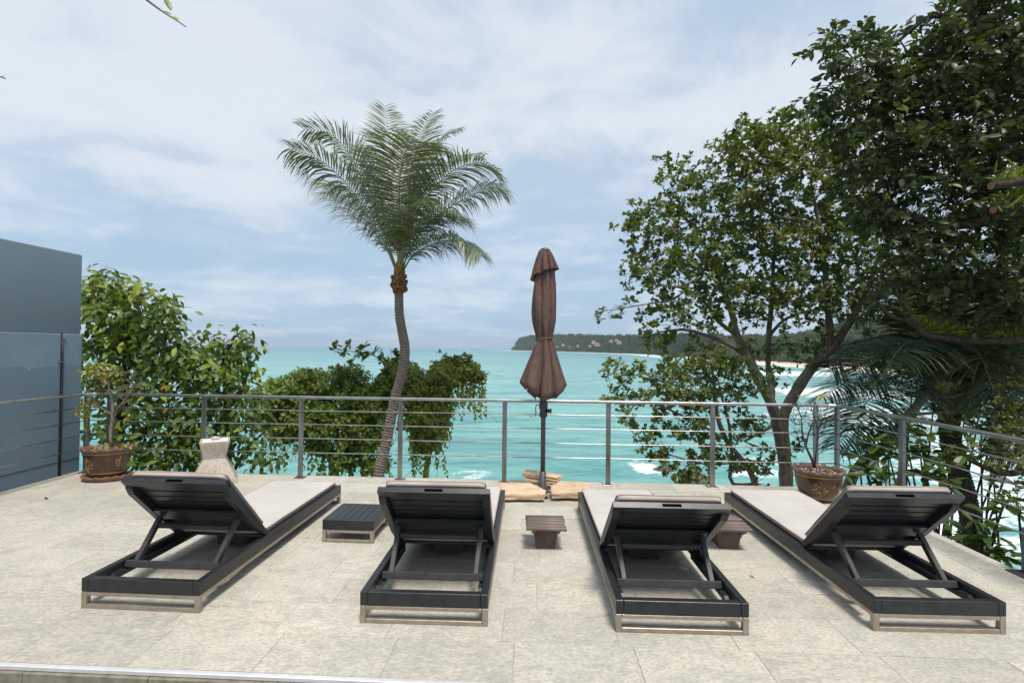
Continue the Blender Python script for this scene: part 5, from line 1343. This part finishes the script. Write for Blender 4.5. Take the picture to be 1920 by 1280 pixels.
vb = [(560, 745, 60, 40, 11.0, .7), (610, 722, 55, 26, 11.2, .7), (528, 735, 40, 26, 11.0, .6), (575, 706, 30, 14, 11.0, .4), (660, 706, 30, 22, 11.2, .5), (690, 760, 46, 40, 11.2, .7), (722, 728, 26, 24, 11.3, .5), (600, 785, 75, 36, 10.9, .7), (676, 812, 46, 36, 11.0, .6), (545, 800, 40, 22, 10.8, .5), (650, 856, 34, 16, 10.8, .4), (705, 868, 26, 16, 10.9, .4), (500, 770, 24, 34, 10.8, .4), (600, 835, 30, 14, 10.8, .3)]
vbush, vbb = vine_mass('vine_bush', 'dense vine-smothered bush left of the palm trunk', vb, 26000, 'leaf_vine', (.045, .12), 41, 620, 11.2,   .25, 110)
vt = [(785, 728, 38, 36, 11.0, .6), (838, 702, 40, 28, 11.0, .6), (872, 692, 28, 20, 11.0, .4), (800, 778, 42, 40, 10.9, .6), (800, 822, 30, 22, 10.9, .4), (745, 700, 24, 32, 11.3, .5), (768, 706, 28, 28, 11.1, .5), (825, 760, 24, 46, 10.9, .4), (848, 682, 24, 14, 11.0, .3), (895, 704, 14, 12, 10.9, .2)]
vtree, vtb = vine_mass('vine_tree', 'small tree draped in light green hanging vines right of the palm trunk', vt, 18000, 'leaf_vine_light', (.045, .095), 42, 805, 11.0, .9, 130,
      trunk=down_to_ground(798, 895, 11.0, .08)+[(798, 895, 11.0, .065), (805, 850, 11.0, .06), (812, 800, 11.0, .05), (815, 740, 11.0, .04), (850, 700, 11.0, .02)])
# sea almond twigs poking out of the vines
def twig_rosettes(parent, base, paths, tips, sc_):
    mb = MB(); M = []
    for pts in paths: mb.add(tube_vf(catmull([P(*q) for q in pts], 14), np.linspace(.016, .006, 14), 5))
    q = np.array([P(*q) for q in tips]); g = rng
    q = np.concatenate([q+g.normal(size=q.shape)*.05 for _ in range(2)])
    zd = np.tile([0, 0, 1.0], (len(q), 1))+g.normal(size=q.shape)*.4
    foliage(parent, base, 'leaf_cluster', frames(q, np.cross(zd, g.normal(size=q.shape)), zd, g.uniform(*sc_, len(q))), ros, 'leaf_almond', 300)
    link('branch', mb.mesh('branch', 'bark_grey', True, base), parent)
twig_rosettes(vbush, vbb, [[(735, 760, 10.9), (725, 700, 10.9), (712, 672, 10.8), (680, 662, 10.8), (632, 655, 10.7)], [(712, 672, 10.8), (722, 690, 10.8), (718, 705, 10.8)], [(680, 720, 10.7), (660, 695, 10.7), (650, 685, 10.7)]],
              [(632, 652, 10.7), (645, 660, 10.7), (652, 648, 10.7), (675, 655, 10.7), (685, 670, 10.7), (692, 655, 10.7), (705, 662, 10.7), (715, 675, 10.7), (668, 665, 10.7), (722, 690, 10.8), (720, 705, 10.8), (655, 688, 10.7), (668, 700, 10.7), (640, 700, 10.6), (625, 695, 10.6), (580, 700, 10.5), (660, 730, 10.5), (650, 745, 10.4), (740, 660, 11.0), (742, 675, 11.0), (620, 800, 10.3), (665, 810, 10.3), (600, 780, 10.3)], (.11, .18))
twig_rosettes(vtree, vtb, [[(815, 745, 10.9), (845, 690, 10.9), (870, 670, 10.8), (895, 690, 10.7), (908, 708, 10.7)]],
              [(838, 672, 10.8), (868, 668, 10.8), (880, 680, 10.7), (898, 695, 10.7), (908, 708, 10.7), (890, 705, 10.7), (830, 668, 10.8), (860, 675, 10.7)], (.10, .16))

# ---- coconut palms
def frond_parts(pts, leaf_len, seed, n_leaf=62, droop=0.55, width=0.023, vee=0.35, wind=(0, 0, 0)):
    g = np.random.default_rng(seed); c_ = catmull(pts, 60)
    r_ = np.interp(np.linspace(0, 1, 60), [0, .06, .2, 1], [.032, .022, .015, .004])
    rach = tube_vf(c_, r_, 5)
    T_ = np.gradient(c_, axis=0); T_ /= np.linalg.norm(T_, axis=1)[:, None]
    outw = c_[-1]-c_[0]; outw[2] = 0; outw /= np.linalg.norm(outw)+1e-9
    mb = MB()
    prevN = None
    for k in range(n_leaf):
        t_ = 0.20+0.80*(k/(n_leaf-1))**0.95; i = min(59, int(t_*59)); tg = T_[i]
        n_ = np.array([0, 0, 0.75])-outw*0.55; n_ = n_-tg*np.dot(n_, tg); n_ /= np.linalg.norm(n_)+1e-9
        if prevN is not None:
            n_ = prevN*0.8+n_*0.2; n_ -= tg*np.dot(n_, tg); n_ /= np.linalg.norm(n_)
        prevN = n_
        sd_ = np.cross(tg, n_)
        ln = leaf_len*float(np.interp(t_, [0.2, 0.34, 0.52, 0.76, 0.92, 1.0], [0.30, 0.66, 1.0, 0.98, 0.66, 0.40]))*g.uniform(0.82, 1.1)
        for s in (-1, 1):
            a_f = 0.16+0.55*t_**1.8
            dv = tg*a_f+s*sd_*1.0+n_*(vee*(1-t_)+0.02)+g.normal(size=3)*0.07
            dv /= np.linalg.norm(dv)
            p = c_[i].copy(); wdir = np.cross(dv, n_); wdir /= np.linalg.norm(wdir)+1e-9
            ns = 4; ring = []
            dd = dv.copy(); dr = droop*g.uniform(0.6, 1.35)
            for q in range(ns+1):
                w_ = width*(0.55 if q == 0 else [1, .95, .7, .06][q-1])*g.uniform(.9, 1.1)
                ring.append((p-wdir*w_/2, p+wdir*w_/2))
                p = p+dd*ln/ns; dd = dd+np.array([0, 0, -dr/ns*(0.5+q*0.45)])+np.array(wind)*0.1; dd /= np.linalg.norm(dd)
            v = [x for pr in ring for x in pr]
            mb.add((v, [(2*q, 2*q+1, 2*q+3, 2*q+2) for q in range(ns)]), g.random())
    return rach, mb
def palm(label, trunk, fronds, crown, leaf_len, mat, seed, droop=0.55, rach_mat='petiole', wood=(.105, .09), boots=True, ring=0.055, n_leaf=120, rnoise=0.25, trunk_mat='palm_bark'):
    g = np.random.default_rng(seed)
    p0 = P(*trunk[0][:3]); base = p0
    t_ = thing('coconut_palm', label, 'palm tree', tuple(base), 0, 'coconut palms')
    w_ = np.array([np.append(P(a1, b1, c1), r_) for a1, b1, c1, r_ in trunk])
    n_ = int(np.linalg.norm(np.diff(w_[:, :3], axis=0), axis=1).sum()/ring)*3
    c_ = catmull(w_, n_); rr = c_[:, 3].copy()
    rr *= 1+np.array([0.065, 0.0, -0.05])[np.arange(n_) % 3]+g.normal(size=n_)*0.012
    link('trunk', mesh_from('trunk', *tube_vf(c_[:, :3]-base, rr, 14), trunk_mat, False), t_)
    cw = P(*crown)
    if boots:
        top = c_[-1, :3]
        v, f = lathe([(0.08, -0.05), (0.115, 0.0), (0.142, 0.06), (0.148, 0.15), (0.132, 0.24), (0.10, 0.30), (0.11, 0.40), (0.09, 0.50), (0.05, 0.62)], 26, 1, 1,
                     lambda r_, z_, a1: (r_*(1+0.12*math.sin(5*a1+z_*17)+0.07*math.sin(9*a1-z_*31)), z_+0.02*math.sin(4*a1)))
        link('fibre_sheath', mesh_from('fibre_sheath', np.array(v)+top-base, f, 'palm_fibre'), t_)
        for k in range(15):
            a1 = k*2.4; zz = 0.02+0.02*k; rr_ = 0.122-max(0, zz-.2)*.15
            o_ = np.array([math.cos(a1), math.sin(a1), 0])
            q = top+o_*rr_+np.array([0, 0, zz])
            v, f = tube_vf([q-o_*.03, q+o_*.025+np.array([0, 0, .03]), q+o_*.035+np.array([0, 0, .075])], [.05, .045, .028], 6)
            link('leaf_scar', mesh_from('leaf_scar', np.array(v)-base, f, 'palm_fibre'), t_)
    for k, (pts, kw) in enumerate(fronds):
        w3 = [cw+np.array([0, 0, -0.1])]+[P(*q) for q in pts]
        rach, mb = frond_parts(w3, leaf_len*kw.get('len', 1), seed+k*7, kw.get('n', n_leaf), kw.get('droop', droop), vee=kw.get('vee', .35))
        fr = link('frond', mesh_from('frond', np.array(rach[0])-base, rach[1], rach_mat, True), t_)
        lf_ = link('leaflets', mb.mesh('leaflets', mat, False, base), fr); lf_['kind'] = 'stuff'
    return t_
dp = 10.0
trunk = down_to_ground(700, 930, dp, .1, 690)+[(710, 893, dp, .108), (724, 831, dp, .105), (741, 745, dp, .102), (756, 690, dp, .100), (759, 652, dp, .099), (754, 621, dp, .096), (749, 590, dp, .092), (748, 547, dp, .088)]
# control pixels of each frond: mid points and tip, with distance
FR = [
 ([(722, 440, 9.8), (690, 365, 9.7), (655, 290, 9.5), (618, 250, 9.3), (572, 243, 9.2)], dict(droop=.75)),
 ([(724, 460, 9.6), (690, 405, 9.4), (650, 345, 9.2), (600, 300, 8.9), (545, 278, 8.7)], dict(droop=1.5, len=1.1)),
 ([(722, 462, 10.2), (690, 420, 10.6), (655, 380, 10.9), (625, 345, 11.1), (612, 350, 11.2)], dict(droop=1.8, len=1.15)),
 ([(742, 420, 10.2), (735, 330, 10.6), (728, 250, 10.9), (722, 200, 11.1)], dict(droop=.45, len=.8)),
 ([(750, 430, 9.8), (749, 350, 9.5), (757, 295, 9.2), (775, 265, 8.8), (795, 270, 8.5)], dict(droop=1.0, len=1.1)),
 ([(758, 420, 10.3), (772, 320, 10.7), (790, 250, 11.0), (812, 212, 11.2)], dict(droop=.5, len=.8)),
 ([(765, 420, 10.2), (795, 320, 10.5), (825, 262, 10.7), (864, 240, 10.8)], dict(droop=.8, len=.85)),
 ([(768, 440, 9.8), (800, 370, 9.7), (850, 320, 9.5), (900, 305, 9.3), (934, 322, 9.2)], dict(droop=.9)),
 ([(775, 455, 10.0), (820, 405, 10.0), (880, 368, 10.0), (925, 350, 10.0), (950, 360, 10.0)], dict(droop=1.5)),
 ([(772, 482, 9.8), (795, 465, 9.6), (830, 452, 9.4), (870, 452, 9.2), (900, 480, 9.0)], dict(droop=1.9, len=.9)),
 ([(760, 430, 10.6), (800, 350, 11.2), (855, 300, 11.6), (905, 285, 11.9)], dict(droop=.8, len=.9)),
 ([(740, 425, 10.5), (715, 340, 10.9), (695, 295, 11.2), (672, 275, 11.5)], dict(droop=.6, len=.85)),
 ([(765, 455, 9.6), (790, 415, 9.2), (825, 395, 8.9), (865, 405, 8.6)], dict(droop=1.1, len=.9)),
]
palm('slender coconut palm with a curved trunk behind the railing, left of the parasol', trunk, FR, (749, 512, dp), 0.98, 'leaf_palm', 51)

dq = 8.6
trunk = down_to_ground(1826, 1060, dq, .17, 1832)+[(1824, 1010, dq, .145), (1812, 935, dq, .15), (1796, 880, dq, .15), (1784, 835, dq, .155), (1780, 800, dq, .15)]
FQ = [
 ([(1730, 735, 8.2), (1650, 705, 7.9), (1590, 715, 7.7), (1545, 745, 7.6)], dict(droop=1.0)),
 ([(1720, 700, 8.8), (1640, 655, 9.0), (1590, 660, 9.2), (1560, 690, 9.3)], dict(droop=.9)),
 ([(1720, 790, 8.3), (1650, 780, 8.0), (1600, 800, 7.8), (1570, 835, 7.7)], dict(droop=1.0, len=.9)),
 ([(1745, 660, 8.6), (1700, 590, 8.6), (1640, 570, 8.6), (1600, 600, 8.6)], dict(droop=.7)),
 ([(1760, 640, 9.0), (1740, 540, 9.4), (1700, 480, 9.7)], dict(droop=.4)),
 ([(1785, 630, 9.2), (1795, 530, 9.7), (1830, 460, 10.1)], dict(droop=.4)),
 ([(1820, 660, 9.0), (1870, 590, 9.2), (1930, 580, 9.4)], dict(droop=.7)),
 ([(1830, 700, 8.4), (1890, 680, 8.2), (1960, 720, 8.0)], dict(droop=1.0)),
 ([(1830, 750, 8.3), (1890, 760, 8.0), (1940, 830, 7.8)], dict(droop=1.0)),
 ([(1760, 690, 8.0), (1730, 640, 7.4), (1690, 650, 7.0), (1650, 710, 6.8)], dict(droop=1.0)),
 ([(1800, 690, 8.0), (1815, 650, 7.5), (1840, 670, 7.1), (1865, 740, 6.9)], dict(droop=1.0)),
 ([(1740, 710, 9.2), (1690, 650, 9.8), (1640, 640, 10.2)], dict(droop=.8)),
 ([(1810, 690, 9.4), (1850, 640, 10.0), (1900, 650, 10.4)], dict(droop=.8)),
 ([(1775, 640, 8.3), (1765, 570, 8.0), (1775, 530, 7.7)], dict(droop=.6)),
 ([(1735, 750, 8.0), (1670, 730, 7.5), (1620, 760, 7.2), (1600, 830, 7.0)], dict(droop=1.1)),
 ([(1830, 720, 8.9), (1890, 700, 9.2), (1950, 760, 9.4)], dict(droop=1.0)),
 ([(1740, 690, 9.0), (1680, 640, 9.2), (1620, 680, 9.4), (1590, 750, 9.5)], dict(droop=1.0)),
 ([(1815, 760, 9.0), (1860, 770, 9.2), (1910, 850, 9.3)], dict(droop=1.1)),
 ([(1790, 660, 8.6), (1830, 590, 8.6), (1880, 600, 8.6), (1920, 660, 8.6)], dict(droop=.9)),
]
palm('dark coconut palm with drooping fronds behind the right railing corner', trunk, FQ, (1780, 790, dq), 1.05, 'leaf_palm_dark', 61, droop=.9, trunk_mat='bark_dark')  # trunk's shade is put into its colour by using the darker bark

# ---- potted bonsai trees
def bonsai(soil, label, branches, blobs, n_attr, seed, leaf_blobs, n_leaf, mat_):
    sk, fx = skeleton(branches)
    base = np.array(soil); t_ = thing('bonsai_tree', label, 'bonsai', tuple(base), 0, 'bonsai trees in glazed pots')
    A = blob_pts(blobs, n_attr, seed); pos, par = colonize(sk, A, 0.03, 0.036, seed=seed, bias=(0, 0, .02))
    mb, *_ = tree_tubes(pos, par, .0026, 2.9, fixed=fx)
    link('trunk', mb.mesh('trunk', 'bark_grey' if seed % 2 else 'bark_dark', True, base), t_)
    if n_leaf:
        p = blob_pts(leaf_blobs, n_leaf, seed+3); g = rng
        yd = g.normal(size=p.shape); zd = np.tile([0, -.3, 1.0], (len(p), 1))+g.normal(size=p.shape)*.4
        foliage(t_, base, 'leaf', frames(p, yd, zd, g.uniform(.035, .065, len(p))), [leaf_vf(1, .6, 'ellip', .15, .2, 3)], mat_, 300)
dl = 5.60
bonsai(soilL, 'half-bare bonsai with yellow leaves growing in the oval pot', [
    ([(209, 838, dl, .026), (207, 812, dl, .021), (211, 780, dl, .019), (211, 755, dl, .015), (205, 735, dl, .010)], -1, 0),
    ([(230, 755, dl-.03, .012), (245, 735, dl-.05, .009)], 0, 2), ([(190, 765, dl, .012), (170, 755, dl, .008), (155, 760, dl, .005)], 0, 2), ([(200, 705, dl, .009), (185, 695, dl, .006)], 0, 4)],
    [(240, 720, 30, 35, dl, .16), (195, 715, 40, 25, dl, .18), (170, 750, 30, 20, dl, .12), (255, 700, 20, 15, dl, .1), (225, 760, 28, 18, dl, .12)], 520, 71,
    [(178, 690, 32, 13, dl-.05, .12), (205, 705, 22, 15, dl-.05, .12), (165, 700, 18, 12, dl, .1), (158, 757, 14, 9, dl, .06), (142, 770, 10, 6, dl, .05), (160, 785, 11, 20, dl, .06), (215, 690, 12, 8, dl, .06), (195, 838, 25, 5, dl-.03, .1), (232, 838, 15, 5, dl-.03, .08)], 230, 'leaf_bonsai')
dr = 5.12
bonsai(soilR, 'bare twiggy bonsai in the round pot at the right railing corner', [
    ([(1527, 876, dr, .019), (1522, 860, dr, .015), (1512, 840, dr, .012), (1505, 815, dr, .009), (1502, 780, dr, .006)], -1, 0),
    ([(1530, 845, dr+.02, .009), (1534, 810, dr+.02, .007), (1526, 780, dr, .005)], 0, 0), ([(1520, 800, dr, .008), (1535, 785, dr, .005)], 0, 2)],
    [(1500, 780, 28, 28, dr, .15), (1535, 800, 22, 28, dr, .12), (1515, 762, 25, 14, dr, .1), (1495, 810, 16, 16, dr, .1), (1545, 780, 14, 20, dr, .08), (1490, 765, 20, 20, dr, .1)], 900, 72,
    [(1540, 745, 4, 4, dr, .02), (1503, 745, 4, 3, dr, .02), (1530, 752, 5, 3, dr, .02), (1550, 880, 10, 2, dr, .04)], 16, 'leaf_bonsai')

# ---- twigs reaching in at the upper left
def small_twig(pts, r_, leaves, label):
    c_ = catmull([P(*q) for q in pts], 16); base = c_[0]
    t_ = thing('overhanging_twig', label, 'twig', tuple(base), 0, 'twigs reaching in at the upper left')
    link('stem', mesh_from('stem', *tube_vf(c_-base, np.linspace(r_, r_*.25, 16), 6), 'bark_grey', True), t_)
    for q0, q1, w_ in leaves:
        a1, b1 = P(*q0), P(*q1); ln = np.linalg.norm(b1-a1)
        v, f = leaf_vf(1, w_, 'ellip', .2, .2)
        o = link('leaf', mesh_from('leaf', v, f, 'leaf_vine', False, [0.0]*len(v)), t_)
        mm = frames(a1[None]-base, (b1-a1)[None], np.array([[0.5, -.7, .5]]), np.array([ln]))[0]
        o.matrix_basis = Matrix(mm.tolist())
small_twig([(215, -50, 3.0), (275, 0, 3.0), (305, 22, 3.0), (333, 40, 3.0), (349, 51, 3.0)], .012, [((321, 22, 3.0), (309, -10, 3.0), .34), ((335, 41, 3.0), (322, 27, 3.0), .5), ((300, 20, 3.), (322, 24, 3.0), .2)], 'bare twig with two small leaves at the top left')
small_twig([(-60, 125, 3.0), (-20, 140, 3.0), (4, 145, 3.0)], .008, [((-2, 143, 3.), (11, 147, 3.), .4)], 'twig tip barely showing at the left edge of the sky')

# ---- sea air: thins the far headland towards blue
m = bpy.data.materials.new('haze'); m.use_nodes = True; t = m.node_tree; t.nodes.clear()
pv = t.nodes.new('ShaderNodeVolumePrincipled'); pv.inputs['Color'].default_value = (0.80, 0.90, 1.0, 1); pv.inputs['Density'].default_value = 0.00013
pv.inputs['Anisotropy'].default_value = 0.2
mo_ = t.nodes.new('ShaderNodeOutputMaterial'); t.links.new(pv.outputs[0], mo_.inputs['Volume'])
MATS['haze'] = m
hzb = box('haze', (19000, 9400, 90), (0, 4500, 30), 'haze', bev=0); hzb['kind'] = 'stuff'
tag(hzb, 'thin bluish sea haze over the bay', 'haze')

# ---- a few fallen leaves on the floor
for px, py, rz, lb in ((1414, 1084, 0.4, 'tiny reddish fallen leaf on the floor between the two right loungers'), (90, 936, 1.3, 'small dark fallen leaf on the floor near the blue wall'), (1338, 1004, 2.2, 'dark curled leaf on the floor behind the third lounger')):
    q = G(px, py); v, f = leaf_vf(0.05 if px != 1414 else 0.035, 0.5, 'ellip', 0.3, -0.3)
    o = link('fallen_leaf', mesh_from('fallen_leaf', v, f, 'leaf_orange' if px == 1414 else 'bark_dark', False, [0.0]*len(v)), None, (q[0], q[1], 0.006), (0, 0, rz))
    tag(o, lb, 'leaf', 'fallen leaves on the terrace')
